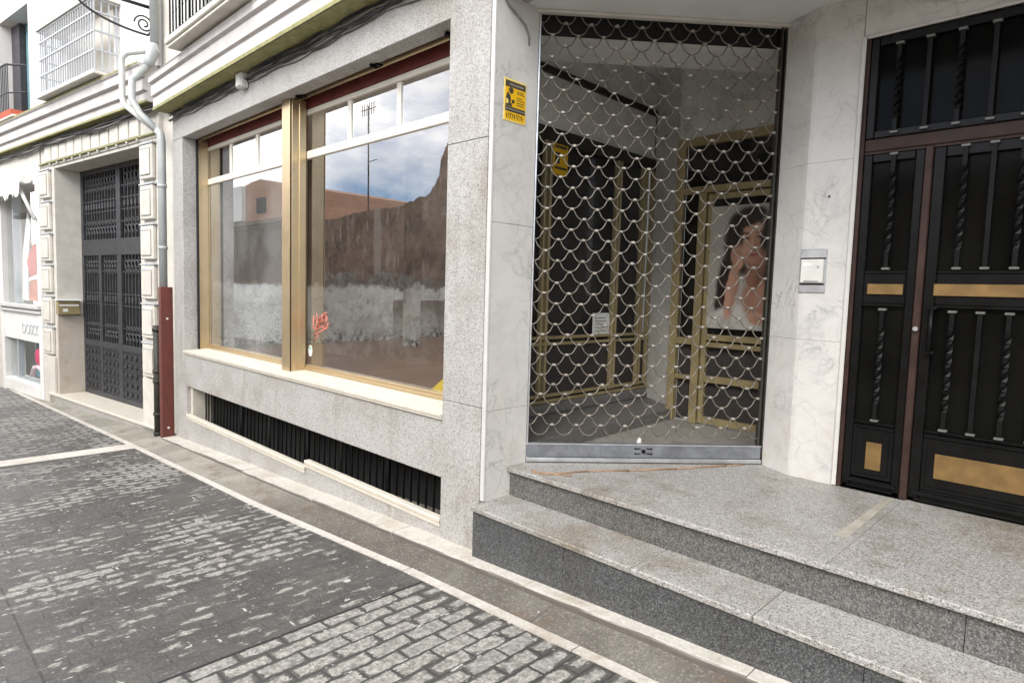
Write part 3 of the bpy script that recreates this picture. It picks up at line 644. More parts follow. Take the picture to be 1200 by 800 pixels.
g = MB(); g.box(-3.60, -3.44, .47, 2.93, .684, .772, .006); g.build('showcase_kerb', M['granite_inner'], SB)
# inner shop door
DX0, DX1 = -2.978, -1.765
d = MB()
d.box(DX0, DX0+.075, 2.47, 2.53, .588, 3.095, .004); d.box(DX1-.06, DX1, 2.47, 2.53, .588, 3.095, .004); d.box(DX0+.076, DX1-.061, 2.47, 2.53, 3.02, 3.095, .004)
d.box(DX0+.076, DX1-.061, 2.465, 2.53, 2.607, 2.665, .004); d.box(-2.745, -2.672, 2.465, 2.53, .588, 2.605, .004)
d.box(DX0+.076, -2.747, 2.475, 2.53, 1.285, 1.345, .004); d.box(DX0+.076, -2.747, 2.475, 2.53, .97, 1.01, .004)
inner = d.build('shop_door', M['brass_alu'], SB)
d = MB(); d.box(-2.66, -2.615, 2.475, 2.525, .60, 2.595, .004); d.box(-1.87, -1.83, 2.475, 2.525, .60, 2.595, .004)
for z0, z1 in ((2.545, 2.595), (1.335, 1.388), (1.275, 1.318), (.965, 1.025), (.60, .66)): d.box(-2.613, -1.872, 2.475, 2.525, z0, z1, .004)
d.build('door_leaf', M['brass_alu'], inner)
d = MB(); d.box(DX0+.07, -2.74, 2.50, 2.506, 1.34, 2.61); d.box(-2.62, -1.86, 2.50, 2.506, 1.38, 2.55); d.box(DX0+.07, DX1-.06, 2.50, 2.506, 2.66, 3.03); d.build('pane', M['glass_dim'], inner)
d = MB(); d.box(DX0+.07, DX1-.05, 2.54, 2.56, .60, 3.05); d.build('backing', M['dark_back'], inner)
# entrance door
DY = 1.50; ex0, ex1 = -1.207, .45
d = MB()
d.box(ex0, ex0+.032, DY-.02, DY+.08, .588, 3.212, .004); d.box(ex1-.03, ex1, DY-.02, DY+.08, .588, 3.212, .004); d.box(-.865, -.826, DY-.024, DY+.08, .588, 2.57, .005)
d.box(.11, .149, DY-.024, DY+.08, .588, 2.57, .005); d.box(ex0+.033, ex1-.031, DY-.015, DY+.08, 2.573, 2.645, .006); d.box(ex0+.033, ex1-.031, DY-.005, DY+.08, 2.56, 2.572)
ed = d.build('entrance_door', M['door_brown'], SB); ed['label'] = 'black entrance door with twisted iron bars and brass plates'
d = MB()
def frame_rect(mb, x0, x1, z0, z1, w, y0, y1, bev=.004):
    mb.box(x0, x0+w, y0, y1, z0, z1, bev); mb.box(x1-w, x1, y0, y1, z0, z1, bev); mb.box(x0+w+.001, x1-w-.001, y0, y1, z0, z0+w, bev); mb.box(x0+w+.001, x1-w-.001, y0, y1, z1-w, z1, bev)
# transom light
frame_rect(d, ex0+.034, ex1-.032, 2.648, 3.210, .042, DY-.012, DY+.05)
for (a, b) in ((ex0+.034, -.867), (-.824, .108), (.151, ex1-.032)):
    frame_rect(d, a, b, .610, 2.557, .055 if b-a > .5 else .045, DY-.008, DY+.05)
    i0, i1 = a+(.056 if b-a > .5 else .046), b-(.056 if b-a > .5 else .046)
    d.box(i0, i1, DY-.006, DY+.05, 1.700, 1.872, .003); d.box(i0, i1, DY-.014, DY-.0065, 1.872, 1.888, .003); d.box(i0, i1, DY-.014, DY-.0065, 1.684, 1.70, .003)
    d.box(i0, i1, DY-.006, DY+.05, .666, .985, .003); d.box(i0, i1, DY-.018, DY-.0065, .962, .978, .004); d.box(i0, i1, DY-.018, DY-.0065, .99, 1.004, .004)
    d.box(a+.012, b-.012, DY-.026, DY-.009, .628, .652, .006); d.box(a+.03, b-.03, DY-.02, DY-.009, .60, .612, .003)
    d.box(i0+.02, i1-.02, DY-.012, DY-.0065, .69, .94, .003)
d.build('door_leaf', M['door_black'], ed)
d = MB(); d.box(ex0+.01, ex1-.05, DY+.02, DY+.026, .62, 3.19); d.build('pane', M['dark_glass'], ed)
d = MB(); d.box(ex0, ex1, DY+.082, DY+.10, .5, 3.3); d.build('backing', M['black_gap'], ed)
def twisted(mb, x, z0, z1, twist):
    n = 26; w = .0115; rings = []
    for i in range(n+1):
        t = i/n; z = z0+(z1-z0)*t
        a = 0 if not twist else 2*math.pi*1.75*min(1, max(0, (t-.16)/.68))
        rings.append([mb.v((x+w*1.35*math.cos(a+math.pi/4+k*math.pi/2), DY-.014+w*1.35*math.sin(a+math.pi/4+k*math.pi/2), z)) for k in range(4)])
    for A, B in zip(rings, rings[1:]):
        for k in range(4): mb.bm.faces.new([A[k], A[(k+1) % 4], B[(k+1) % 4], B[k]])
    mb.bm.faces.new(rings[0][::-1]); mb.bm.faces.new(rings[-1])
def bar(x, z0, z1, tw):
    mb = MB(); twisted(mb, x, z0, z1, tw)
    k = MB(); k.box(x-.021, x+.021, DY-.032, DY+.002, z0-.006, z0+.008, .003); k.box(x-.021, x+.021, DY-.032, DY+.002, z1-.008, z1+.006, .003)
    mb.add(k); mb.build('bar', M['black_iron'], ed, extra=(M['cap_steel'],))
x = -1.027; i = 0
while x < .40: bar(x, 2.668, 3.158, i % 2 == 0); x += .1455; i += 1
for zz0, zz1 in ((1.898, 2.548), (1.014, 1.666)):
    bar(-1.017, zz0, zz1, True); bar(.29, zz0, zz1, True)
    for i, x in enumerate((-.681, -.558, -.436, -.313, -.19, -.068)): bar(x, zz0, zz1, i % 2 == 0)
def plate(x0, x1, z0, z1):
    mb = MB(); mb.box(x0, x1, DY-.0195, DY-.0125, z0, z1, .002); mb.build('brass_plate', M['brass'], ed)
plate(-1.105, -.922, 1.752, 1.812); plate(.205, .385, 1.752, 1.812); plate(-.776, .06, 1.750, 1.815)
plate(-1.050, -.968, .722, .884); plate(-.707, .0, .742, .880); plate(.25, .34, .722, .884)
h = MB(); h.tube([(-.771, DY-.05, 1.445), (-.771, DY-.05, 1.68)], .013, 8); h.box(-.795, -.747, DY-.055, DY-.008, 1.672, 1.690, .004); h.box(-.795, -.747, DY-.055, DY-.008, 1.430, 1.447, .004); h.build('handle', M['black_iron'], ed)
h = MB(); h.tube([(-.842, DY-.026, 1.565), (-.842, DY-.046, 1.565)], .013, 12); h.build('lock', M['steel'], ed)

# ------------------------------------------------------------------ steps
ST = thing('entrance_steps', 'two wide grey granite steps with dark risers leading up to the porch', 'steps', (-.5, .5, .3))
def slab(mb, xs, y0, y1, z0, z1, gap=.0015, bev=.005):
    for a, b in zip(xs, xs[1:]): mb.box(a+gap, b-gap, y0, y1, z0, z1, bev)
t = MB(); slab(t, [-2.778, -1.62, -1.02, .05, 1.10, 1.615], -.094, .245, .364, .396); t.build('lower_tread', M['granite_tread'], ST)
t = MB(); slab(t, [-2.772, -2.05, -.6, .8, 1.615], -.076, .24, -.3, .3625, .001, .002); t.build('lower_riser', M['granite_dark'], ST)
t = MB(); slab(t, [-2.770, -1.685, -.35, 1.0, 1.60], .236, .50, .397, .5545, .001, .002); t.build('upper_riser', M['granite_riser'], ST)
land = MB(); land.prism([(-2.770, .205), (-.84, .205), (-.84, 1.478), (-1.215, 1.478), (-1.72, 1.606), (-1.70, 2.65), (-3.60, 2.65), (-3.60, .40), (-2.770, .386)], .556, .585)
land.prism([(-.838, .205), (1.60, .205), (1.60, 1.51), (-.838, 1.51)], .556, .585)
land.bm.edges.ensure_lookup_table()
bmesh.ops.bevel(land.bm, geom=[e for e in land.bm.edges if all(abs(v.co.y-.205) < .001 for v in e.verts) and abs((e.verts[0].co-e.verts[1].co).x) > .5], offset=.005, segments=2, affect='EDGES', profile=.5)
land.build('landing', M['granite_tread'], ST)
t = MB(); t.prism([(-3.60, .47), (-2.86, .47), (-2.92, 2.49), (-3.0, 2.59), (-3.49, 2.92), (-3.60, 2.92)], .5875, .680); t.build('vestibule_step', M['granite_inner'], ST)

# ------------------------------------------------------------------ rolling grille
GR = thing('rolling_grille', 'closed galvanised link roller grille across the recessed shop entrance', 'security grille', (-2.26, .993, .585))
PX, PZ, Hz = GW/9.9, .1350, 2.86
prof = [(0, 0), (.06, .01), (.14, .08), (.22, .22), (.32, .46), (.42, .66), (.54, .81), (.7, .93), (.85, .985), (1, 1)]
def wave(u):      # u in periods, 0 = peak
    t = abs((u+.5) % 1-.5)*2
    for (a, fa), (b, fb) in zip(prof, prof[1:]):
        if a <= t <= b: return fa+(fb-fa)*(t-a)/(b-a)
    return 1
mb = MB(TG); row = 0; z = Hz+.02; nodes = []
rh = PZ/2
while z-rh > .13:
    ph = 0 if row % 2 == 0 else .5; pts = []
    n = int(GW/PX*22)
    jit = random.uniform(-.004, .004)
    for i in range(n+1):
        a = .012+(GW-.024)*i/n; u = a/PX+ph+.35
        pts.append((a, .0045*math.sin(2*math.pi*(u+.25))+.002*math.sin(a*3+row), z-rh*1.06*wave(u)+jit+.004*math.sin(a*2.1+row*.37)))
    mb.tube(pts, .0041, 5)
    k = 0
    while True:
        a = (k-ph-.35)*PX; k += 1
        if a > GW-.015: break
        if a < .015: continue
        nodes.append((a, z+jit+.004*math.sin(a*2.1+row*.37)))
    row += 1; z -= rh
k = MB()
for a, zz in nodes: k.box(a-.0115, a+.0115, -.011, .009, zz-.009, zz+.006, .003)
mb.add(k); mb.build('link_curtain', M['chain'], GR, extra=(M['clip'],))
mb = MB(TG); mb.box(.004, GW-.006, -.022, .02, .035, .128, .005); rail = mb.build('bottom_rail', M['rail_steel'], GR)
mb = MB(TG); mb.box(.02, GW-.006, -.038, .015, .006, .034, .005); mb.build('rail_lip', M['steel'], rail)
mb = MB(TG); mb.box(.004, GW-.006, -.026, -.0222, .119, .128, .002); mb.build('rail_edge', M['steel'], rail)
mb = MB(TG); mb.tube([(GW*.497, -.0235, .082), (GW*.497, -.036, .082)], .013, 12)
for sx in (-1, 1):
    for sz in (-1, 1): mb.tube([(GW*.497+sx*.055, -.0235, .082+sz*.017), (GW*.497+sx*.055, -.028, .082+sz*.017)], .006, 8); mb.box(GW*.497+sx*.04-.02, GW*.497+sx*.04+.02, -.0255, -.0228, .082+sz*.017-.003, .082+sz*.017+.003)
mb.build('lock', M['black_iron'], rail)
for a in (0, GW-.022):
    mb = MB(TG); mb.box(a-.01, a+.002, -.02, .02, .0, 2.88, .002); mb.box(a+.02, a+.032, -.02, .02, .0, 2.88, .002) if a == 0 else mb.box(a+.02, a+.03, -.02, .02, .0, 2.88)
    mb.box(a+.0025, a+.0195, .012, .02, 0, 2.88); mb.build('guide_rail', M['pipe_dark'] if a else M['steel'], GR)
    
# ------------------------------------------------------------------ small things on the shop building
# alarm sign on the left column, plane x = -2.771
def TS(a, b, c): return (-2.7705+b, .088+a, 2.735+c)     # a along +y, c up, b proud
SG = thing('alarm_sign', 'yellow printed alarm warning plate with guard silhouette, fixed to the white marble column', 'sign', (-2.77, .185, 2.735))
s = MB(TS); s.box(0, .193, .0, .003, 0, .25, .001); s.build('plate', M['sign_pale'], SG)
s = MB(TS); s.box(.011, .184, .003, .0042, .010, .056); s.build('yellow_field', M['sign_yellow'], SG); s = MB(TS); s.box(.011, .184, .003, .0042, .088, .200); s.build('yellow_field', M['sign_yellow'], SG)
s = MB(TS); s.box(.011, .184, .003, .0046, .201, .238); s.build('dark_band', M['sign_dark'], SG); s = MB(TS); s.box(.011, .184, .003, .0046, .058, .086); s.build('dark_band', M['sign_dark'], SG)
s = MB(TS); s.prism([(.0125, .090), (.058, .090), (.072, .118), (.062, .150), (.082, .165), (.074, .196), (.046, .200), (.030, .170), (.0125, .140)], .0043, .0052, 'x') if False else None
def polyS(mb, pts, b0, b1):     # polygon in (a, c)
    mb.hexa([(p[0], b0, p[1]) for p in pts]+[(p[0], b1, p[1]) for p in pts]) if len(pts) == 4 else None
    if len(pts) != 4:
        A = [mb.v((p[0], b0, p[1])) for p in pts]; B = [mb.v((p[0], b1, p[1])) for p in pts]; n = len(pts)
        mb.bm.faces.new(A[::-1]); mb.bm.faces.new(B)
        for i in range(n): mb.bm.faces.new([A[i], A[(i+1) % n], B[(i+1) % n], B[i]])
    return mb
s = MB(TS); polyS(s, [(.0125, .089), (.070, .089), (.066, .104), (.050, .112), (.058, .124), (.052, .150), (.034, .170), (.022, .158), (.0125, .128)], .0045, .0054)
polyS(s, [(.040, .172), (.062, .160), (.078, .176), (.076, .196), (.050, .201), (.038, .190)], .0045, .0054); polyS(s, [(.066, .106), (.092, .116), (.084, .134), (.064, .128)], .0045, .0054)
s.build('silhouette', M['sign_dark'], SG)
s = MB(TS); polyS(s, [(.016, .100), (.034, .102), (.036, .122), (.022, .132), (.014, .122)], .0056, .006); s.build('face_patch', M['sign_pale'], SG)
s = MB(TS)
for r_, n_ in ((.186, 5), (.174, 6), (.150, 4), (.136, 6), (.120, 6), (.106, 5)):
    for k in range(n_): s.box(.108+k*.012, .108+k*.012+.008, .0045, .0052, r_-.003, r_+.003)
x = .022
for w_ in (.012, .008, .014, .010, .012, .008, .014, .010, .012):
    s.box(x, x+w_*.45, .0045, .0052, .018, .048); s.box(x, x+w_, .0045, .0052, .031 + .006*(int(w_*1000) % 3), .036+.006*(int(w_*1000) % 3)); x += w_+.0055
s.build('lettering', M['sign_dark'], SG)
s = MB(TS)
for k in range(15): s.box(.018+k*.011, .018+k*.011+.007, .0048, .0054, .069, .076)
s.build('band_lettering', M['sign_grey'], SG); s = MB(TS)
for k in range(11): s.box(.045+k*.011, .045+k*.011+.007, .0048, .0054, .214, .222)
s.build('band_lettering', M['sign_grey'], SG)
# intercom on the right column (plane y = 1.475)
IC = thing('intercom', 'grey metal intercom panel on the white marble wall beside the black door', 'intercom', (-1.41, 1.475, 1.755))
s = MB(); s.box(-1.489, -1.334, 1.466, 1.4745, 1.753, 2.020, .003); s.build('back_plate', M['steel'], IC)
s = MB(); s.box(-1.480, -1.346, 1.448, 1.4655, 1.812, 1.958, .006); s.build('cover', M['box_grey'], IC)
s = MB(); s.box(-1.486, -1.338, 1.4645, 1.4665, 1.958, 1.968); s.box(-1.486, -1.338, 1.4645, 1.4665, 1.800, 1.810); s.build('shadow_gap', M['black_gap'], IC)
s = MB(); s.tube([(-1.375, 1.4475, 1.91), (-1.375, 1.445, 1.91)], .008, 10); s.build('button', M['steel'], IC); s = MB(); s.box(-1.465, -1.41, 1.446, 1.4478, 1.915, 1.935); s.build('name_card', M['paper'], IC); s = MB(); s.box(-1.455, -1.37, 1.446, 1.4478, 1.818, 1.828, .002); s.build('cover_tab', M['steel'], IC)
s = MB(); s.tube([(-1.345, 1.474, 2.335), (-1.345, 1.466, 2.335)], .006, 8); setp(s.build('anchor_bolt', M['black_iron']), 'tiny dark anchor stub left in the marble above the intercom', 'bolt')
# junction box and cables under the cornice
JB = thing('junction_box', 'small pale plastic junction box on granite band beneath the cornice', 'junction box', (-6.27, 0, 3.58))
s = MB(); s.box(-6.335, -6.215, -.075, .0, 3.590, 3.730, .008); s.build('body', M['box_grey'], JB)
s = MB(); s.box(-6.325, -6.225, -.083, -.0755, 3.600, 3.720, .006); s.build('lid', M['box_grey'], JB)
CB = thing('cable_bundle', 'dark bundle of wavy electric cables running under the cornice of the granite building', 'cables', (-6.0, -.03, 3.6))
for k in range(7):
    mb = MB(); pts = []; ph = random.uniform(0, 6); z0 = 3.635+.018*k; am = random.uniform(.008, .022)
    for i in range(120):
        x = -8.46+i*(8.46-2.9)/119
        pts.append((x, -.012-.011*(k % 3)+.004*math.sin(x*5+ph), z0+am*math.sin(x*3.1+ph)+.012*math.sin(x*7.3+ph*2)))
    mb.tube(pts, .007+.003*(k % 2), 6); mb.build('cable', M['cable'] if k % 3 else M['cable_grey'], CB)
mb = MB(); mb.tube([(-2.764, .05, 3.46), (-2.760, .10, 3.40), (-2.758, .19, 3.36), (-2.757, .25, 3.325), (-2.765, .29, 3.27), (-2.768, .291, 3.225)], .006, 6)
setp(mb.build('loose_cable', M['cable_grey']), 'short loose grey cable curling at the top of the left marble column', 'cable')
# stickers and papers on the glass
def flatpoly(name, pts, y0, y1, mat, parent=None):
    mb = MB(); A = [mb.v((p[0], y0, p[1])) for p in pts]; B = [mb.v((p[0], y1, p[1])) for p in pts]; n = len(pts)
    mb.bm.faces.new(A); mb.bm.faces.new(B[::-1])
    for i in range(n): mb.bm.faces.new([A[i], A[(i+1) % n], B[(i+1) % n], B[i]])
    return mb.build(name, mat, parent)
def ell(cx, cz, rx, rz, n=18, a0=0, a1=360): return [(cx+rx*math.cos(R(a0+(a1-a0)*i/n)), cz+rz*math.sin(R(a0+(a1-a0)*i/n))) for i in range(n if a1-a0 >= 360 else n+1)]
mb = MB()
def stroke(pts, r=.008): mb.tube([(p[0], .2955, p[1]) for p in pts], r, 4)
ox, oz = -5.45, 1.30
stroke([(ox-.02, oz+.13), (ox-.03, oz+.02), (ox+.03, oz-.02), (ox+.05, oz+.09)]); stroke([(ox+.07, oz+.01), (ox+.08, oz+.12), (ox+.12, oz+.06), (ox+.15, oz+.15)])
stroke([(ox+.15, oz+.04), (ox+.18, oz+.16), (ox+.22, oz+.13), (ox+.20, oz+.06)]); stroke([(ox-.02, oz-.06), (ox+.10, oz-.02), (ox+.24, oz+.03)]); stroke([(ox+.0, oz-.10), (ox+.06, oz-.06), (ox+.03, oz-.03)])
stroke([(ox+.0, oz+.08), (ox+.10, oz+.11), (ox+.22, oz+.17)], .007); stroke([(ox+.02, oz+.05), (ox+.2, oz+.10)], .006); stroke([(ox+.03, oz+.15), (ox+.09, oz+.02), (ox+.13, oz+.14), (ox+.17, oz+.0), (ox+.23, oz+.12)], .006); stroke([(ox-.03, oz+.02), (ox+.05, oz+.0), (ox+.12, oz+.03), (ox+.21, oz+.02), (ox+.25, oz+.07)], .007)
setp(mb.build('graffiti_tag', M['tag_paint']), 'small orange scribbled tag on the right shop window', 'graffiti')
SK = thing('window_sticker', 'little white and green sticker at the bottom left corner of the right pane', 'sticker', (-5.53, .296, 1.04))
flatpoly('sheet', ell(-5.535, 1.09, .035, .055), .2945, .2965, M['paper'], SK); flatpoly('print', ell(-5.535, 1.115, .02, .02), .2930, .2943, M['green_print'], SK)
YP = thing('yellow_caution_sheet', 'yellow folded caution sheet standing in the lower right window corner', 'caution sheet', (-3.45, .36, .91))
mb = MB(); mb.hexa([(-3.78, .335, .91), (-3.27, .335, .91), (-3.27, .345, .91), (-3.78, .345, .91), (-3.36, .352, 1.22), (-3.27, .352, 1.28), (-3.27, .36, 1.28), (-3.36, .36, 1.22)]); mb.build('sheet', M['yellow_paper'], YP)
mb = MB(); mb.box(-3.50, -3.36, .330, .3345, .985, 1.0); mb.box(-3.46, -3.38, .333, .3375, 1.03, 1.042); mb.build('print', M['sign_dark'], YP)
# things inside the gate
PO = thing('fashion_poster', 'large poster of a dark-haired woman resting chin on hand, on the inner shop door', 'poster', (-2.2, 2.46, 1.45))
px0, px1, pz0, pz1 = -2.612, -1.885, 1.45, 2.475
def Q(u, v): return (px0+u*.56, pz1-v*(pz1-pz0))        # u over the visible 0.56 m
flatpoly('print', [Q(0, 0), Q(0, 1), Q(1.28, 1), Q(1.28, 0)], 2.4685, 2.4705, poster_mat(px0, pz1), PO); flatpoly('backing', [Q(-.01, -.005), Q(-.01, 1.005), Q(1.29, 1.005), Q(1.29, -.005)], 2.471, 2.474, M['print_grey'], PO)

NS = thing('showcase_notice', 'pale printed notice taped low on the dark showcase glass behind the grille', 'notice', (-3.48, 2.13, 1.34))
s = MB(); s.box(-3.484, -3.480, 1.99, 2.245, 1.338, 1.535); s.build('sheet', M['paper'], NS)
s = MB()
for k in range(5): s.box(-3.4798, -3.4790, 2.02, 2.20-.02*(k % 3), 1.365+k*.03, 1.375+k*.03)
s.build('print', M['sign_grey'], NS)
AS = thing('alarm_sticker', 'yellow alarm sticker high inside the showcase glass behind the grille', 'sticker', (-3.48, 1.46, 2.69))
s = MB(); s.box(-3.484, -3.481, 1.37, 1.555, 2.69, 2.94); s.build('sheet', M['sign_yellow'], AS)
s = MB(); s.box(-3.4805, -3.4798, 1.385, 1.54, 2.905, 2.93); s.box(-3.4805, -3.4798, 1.385, 1.54, 2.735, 2.755); s.box(-3.4805, -3.4798, 1.39, 1.45, 2.78, 2.87); s.build('print', M['sign_dark'], AS)
mb = MB(); bl = [(-2.50, .25), (-2.36, .52), (-2.20, .74), (-2.02, 1.02), (-1.84, 1.36), (-1.78, 1.47)]
for (a, b) in zip(bl, bl[1:]): 
    mb.tube([(a[0], a[1], .590), (b[0], b[1], .590)], [.005, .006], 5)
mb.tube([(-2.58, .235, .589), (-2.47, .30, .590), (-2.36, .36, .589)], .006, 5); mb.tube([(-2.60, .26, .589), (-2.50, .25, .590)], .006, 5)
setp(mb.build('wood_batten', M['batten']), 'thin splintered wooden batten lying on the landing in front of the grille', 'batten')
mb = MB(); mb.prism([(-.925, .60), (-.872, .60), (-.880, 1.44), (-.918, 1.44)], .5855, .5872); setp(mb.build('adhesive_tape', M['tape']), 'pale strip of old adhesive tape across the granite landing towards the door', 'tape')
mb = MB(TG); mb.tube([(.80, .06, .095), (.80, .06, .128), (.80, .05, .150)], [.016, .018, .010], 8); setp(mb.build('crumpled_paper', M['paper']), 'small white crumpled paper scrap on the vestibule floor behind the bottom rail', 'litter')
for i, (x, y, lab) in enumerate([(-1.02, -.30, 'tiny yellowish pebble in the gutter below the granite steps, near the right end'), (-2.05, -.255, 'tiny pale pebble in the brown gutter below the corner column')]):
    b = bmesh.new(); bmesh.ops.create_icosphere(b, subdivisions=2, radius=.012)
    for v in b.verts: v.co = Vector((v.co.x*1.2+random.uniform(-.001, .001), v.co.y, v.co.z*.7))+Vector((x, y, gz(x)+.004))
    mb = MB(); mb.merge(b); setp(mb.build('pebble', M['sign_pale'] if i == 0 else M['paper']), lab, 'pebble', 'pebbles in the gutter')

# ------------------------------------------------------------------ pipes at the party line
DP = thing('drainpipe', 'pale grey rainwater pipe looping over the cornice and down between the two buildings', 'drainpipe', (-8.6, -.09, 1.6))
mb = MB(); mb.tube([(-8.93, -.05, 8), (-8.90, -.05, 4.66)], .05, 12); mb.build('upper_pipe', M['pipe_grey'], DP)
mb = MB(); mb.tube([(-8.90, -.05, 4.66), (-8.90, -.06, 4.60), (-8.92, -.10, 4.44), (-8.92, -.14, 4.36)], [.042, .07, .068, .042], 12); mb.tube([(-8.92, -.14, 4.36), (-8.92, -.30, 4.16), (-8.90, -.31, 3.92), (-8.80, -.25, 3.74), (-8.60, -.10, 3.52)], .042, 12); mb.build('hopper', M['pipe_grey'], DP)
mb = MB(); mb.tube([(-8.85, -.02, 4.58), (-9.10, -.30, 4.52), (-9.16, -.34, 4.47), (-9.17, -.345, 4.40), (-9.17, -.345, 3.98), (-9.14, -.335, 3.90), (-8.98, -.26, 3.78), (-8.62, -.11, 3.53)], .036, 12); mb.build('side_loop', M['pipe_white'], DP)
mb = MB(); mb.tube([(-8.66, -.13, 3.58), (-8.58, -.09, 3.50), (-8.56, -.085, 3.40), (-8.56, -.085, 1.60)], .046, 14)
for z in (2.85, 2.1): mb.tube([(-8.56, -.085, z), (-8.56, -.085, z+.04)], .053, 14)
mb.build('down_pipe', M['pipe_grey'], DP)
RG = thing('pipe_guard', 'tall red oxide metal guard enclosing the foot of the grey drainpipe', 'pipe guard', (-8.52, -.09, -.3))
mb = MB(); mb.box(-8.59, -8.49, -.14, .0, -.29, 1.64, .006); mb.build('casing', M['red_guard'], RG)
mb = MB()
for z in (-.12, 1.25): mb.tube([(-8.489, -.07, z), (-8.483, -.07, z)], .014, 8)
mb.build('bolt', M['box_grey'], RG)
CP = thing('standpipe', 'dark cast iron pipe with collars standing between the cream pilaster and red guard', 'pipe', (-8.72, -.07, -.35))
mb = MB(); mb.tube([(-8.76, -.11, -.32), (-8.76, -.11, 1.15)], .045, 12); mb.build('shaft', M['pipe_dark'], CP)
mb = MB()
for z in (-.25, .0, .42, .55, 1.08): mb.tube([(-8.76, -.11, z), (-8.76, -.11, z+.035)], .056, 12)
mb.build('collar', M['pipe_dark'], CP)
mb = MB(); mb.tube([(-8.76, -.11, -.30), (-8.66, -.16, -.318), (-8.58, -.27, -.318)], [.05, .04, .03], 8); mb.build('outlet', M['pipe_dark'], CP)

# ------------------------------------------------------------------ the neighbouring building (its front turns a little to the street)
A_ = R(7.6); H0 = Vector((-9.0, 0, 0)); dvv = Vector((-math.cos(A_), -math.sin(A_), 0)); nvv = Vector((math.sin(A_), -math.cos(A_), 0))
def TN(s, d_, z): return H0 + dvv*s - nvv*d_ + Vector((0, 0, z))        # s along the front to the left, d_ depth into it
NBD = thing('neighbour_building', 'cream and white old house with moulded cornice, pilasters, ground floor shop and caged window', 'building', tuple(TN(4, .5, -.4)))
w = MB(TN)
w.box(-.42, -.04, .05, 4, -.6, 9.5)
w.box(-.04, .02, .0, .5, -.6, 3.9); w.box(.02, .50, .012, .5, -.6, 3.54); w.box(3.78, 4.34, .012, .5, -.6, 3.54)
w.box(.02, 4.30, .0, .5, 3.545, 3.60, .004); w.box(.02, 4.30, .012, .5, 3.603, 3.90); 
w.box(4.345, 9, .0, .5, 3.47, 3.93); w.box(6.62, 9, .0, .5, -.7, 3.467)
w.build('wall', M['cream_stone'], NBD)
w = MB(TN)      # upper storey with two window openings
w.box(-.04, 1.30, .01, .5, 4.42, 9.5); w.box(1.30, 3.05, .01, .5, 5.75, 9.5); w.box(1.30, 3.05, .01, .5, 4.42, 4.47); w.box(3.05, 4.75, .01, .5, 4.42, 9.5); w.box(4.75, 6.35, .01, .5, 6.35, 9.5); w.box(6.35, 9, .01, .5, 4.42, 9.5); w.box(-.04, 9, .5, 4, 3.9, 9.5)
w.build('upper_wall', M['white_paint'], NBD)
w = MB(TN); pr = [(.0, 3.955), (-.13, 3.955), (-.13, 4.06), (-.12, 4.066), (-.12, 4.08), (-.165, 4.09), (-.165, 4.215), (-.15, 4.222), (-.15, 4.238), (-.21, 4.25), (-.21, 4.36), (-.235, 4.375), (-.235, 4.40), (0, 4.425)]
w.prism(pr, -.02, 9, 'x'); w.build('cornice', M['cornice'], NBD)
w = MB(TN); w.box(-.02, 9, -.137, -.132, 3.948, 3.975); w.box(-.02, 9, -.12, -.01, 3.949, 3.953); w.box(-.02, 9, -.240, -.2355, 4.385, 4.407); w.build('cornice_drip_edge', M['moss_edge'], NBD)
w = MB(TN); s_ = .52
while s_ < 4.0:
    w.box(s_, s_+.27, -.018, .010, 3.615, 3.86, .006); w.box(s_+.01, s_+.05, -.03, -.0005, 3.552, 3.595, .006); s_ += .325
w.build('frieze', M['cream_stone'], NBD)
w = MB(TN); w.box(.02, 4.3, -.036, -.002, 3.585, 3.603); w.build('frieze_edge', M['moss_edge'], NBD)
for a, b in ((.06, .46), (3.82, 4.27)):
    w = MB(TN); w.box(a-.02, b+.02, -.03, .01, -.6, .40, .006)
    for k in range(6):
        z0 = .43+k*.52
        w.box(a+.02, b-.02, -.045, .01, z0, z0+.44, .012); w.box(a+.06, b-.06, -.062, -.046, z0+.05, z0+.40, .01)
    pl_ = w.build('pilaster', M['cream_stone'], NBD)
    e = MB(TN)
    for k in range(6): e.box(a+.0, b-.0, -.05, .008, .43+k*.52+.445, .43+k*.52+.468, .004); e.box(a+.08, b-.08, -.066, -.0625, .43+k*.52+.375, .43+k*.52+.392)
    e.build('joint', M['letter'], pl_)
# door recess
w = MB(TN); w.box(.505, .56, .012, .42, -.24, 3.54); w.box(3.72, 3.775, .012, .42, 1.10, 3.54); w.box(.56, 3.72, .02, .42, 3.50, 3.543); w.build('door_reveal', M['cream_stone'], NBD)
w = MB(TN); w.box(3.705, 3.775, .010, .42, -.24, 1.095); w.build('reveal_cladding', M['tan_marble'], NBD)
w = MB(TN); w.box(.0, 4.05, -.05, .42, -.262, -.222, .008); w.build('door_step', M['white_sill'], NBD)
w = MB(TN); w.box(.0, 4.05, -.03, .40, -.6, -.264); w.build('step_riser', M['granite'], NBD)
gt = MB(TN); gt.box(.56, 3.71, .47, .49, -.22, 3.5); ig = gt.build('iron_door', M['black_gap'], NBD); ig['label'] = 'dark grey wrought iron double door with scrolls and studded panels'
f = MB(TN)
for a, b in ((.56, .64), (2.165, 2.315), (3.64, 3.72)): f.box(a, b, .38, .43, -.22, 3.50, .005)
for a, b in ((.641, 2.164), (2.316, 3.639)):
    f.box(a, b, .38, .43, 2.10, 2.36, .005); f.box(a, b, .38, .43, -.22, -.14, .004); f.box(a, b, .38, .43, .60, .70, .004); f.box(a, b, .38, .43, 3.42, 3.50, .004)
    c_ = (a+b)/2; f.box(c_-.05, c_+.05, .38, .43, -.139, .599, .004); f.box(c_-.05, c_+.05, .38, .43, .701, 2.099, .004)
f.build('frame', M['grey_iron'], ig)
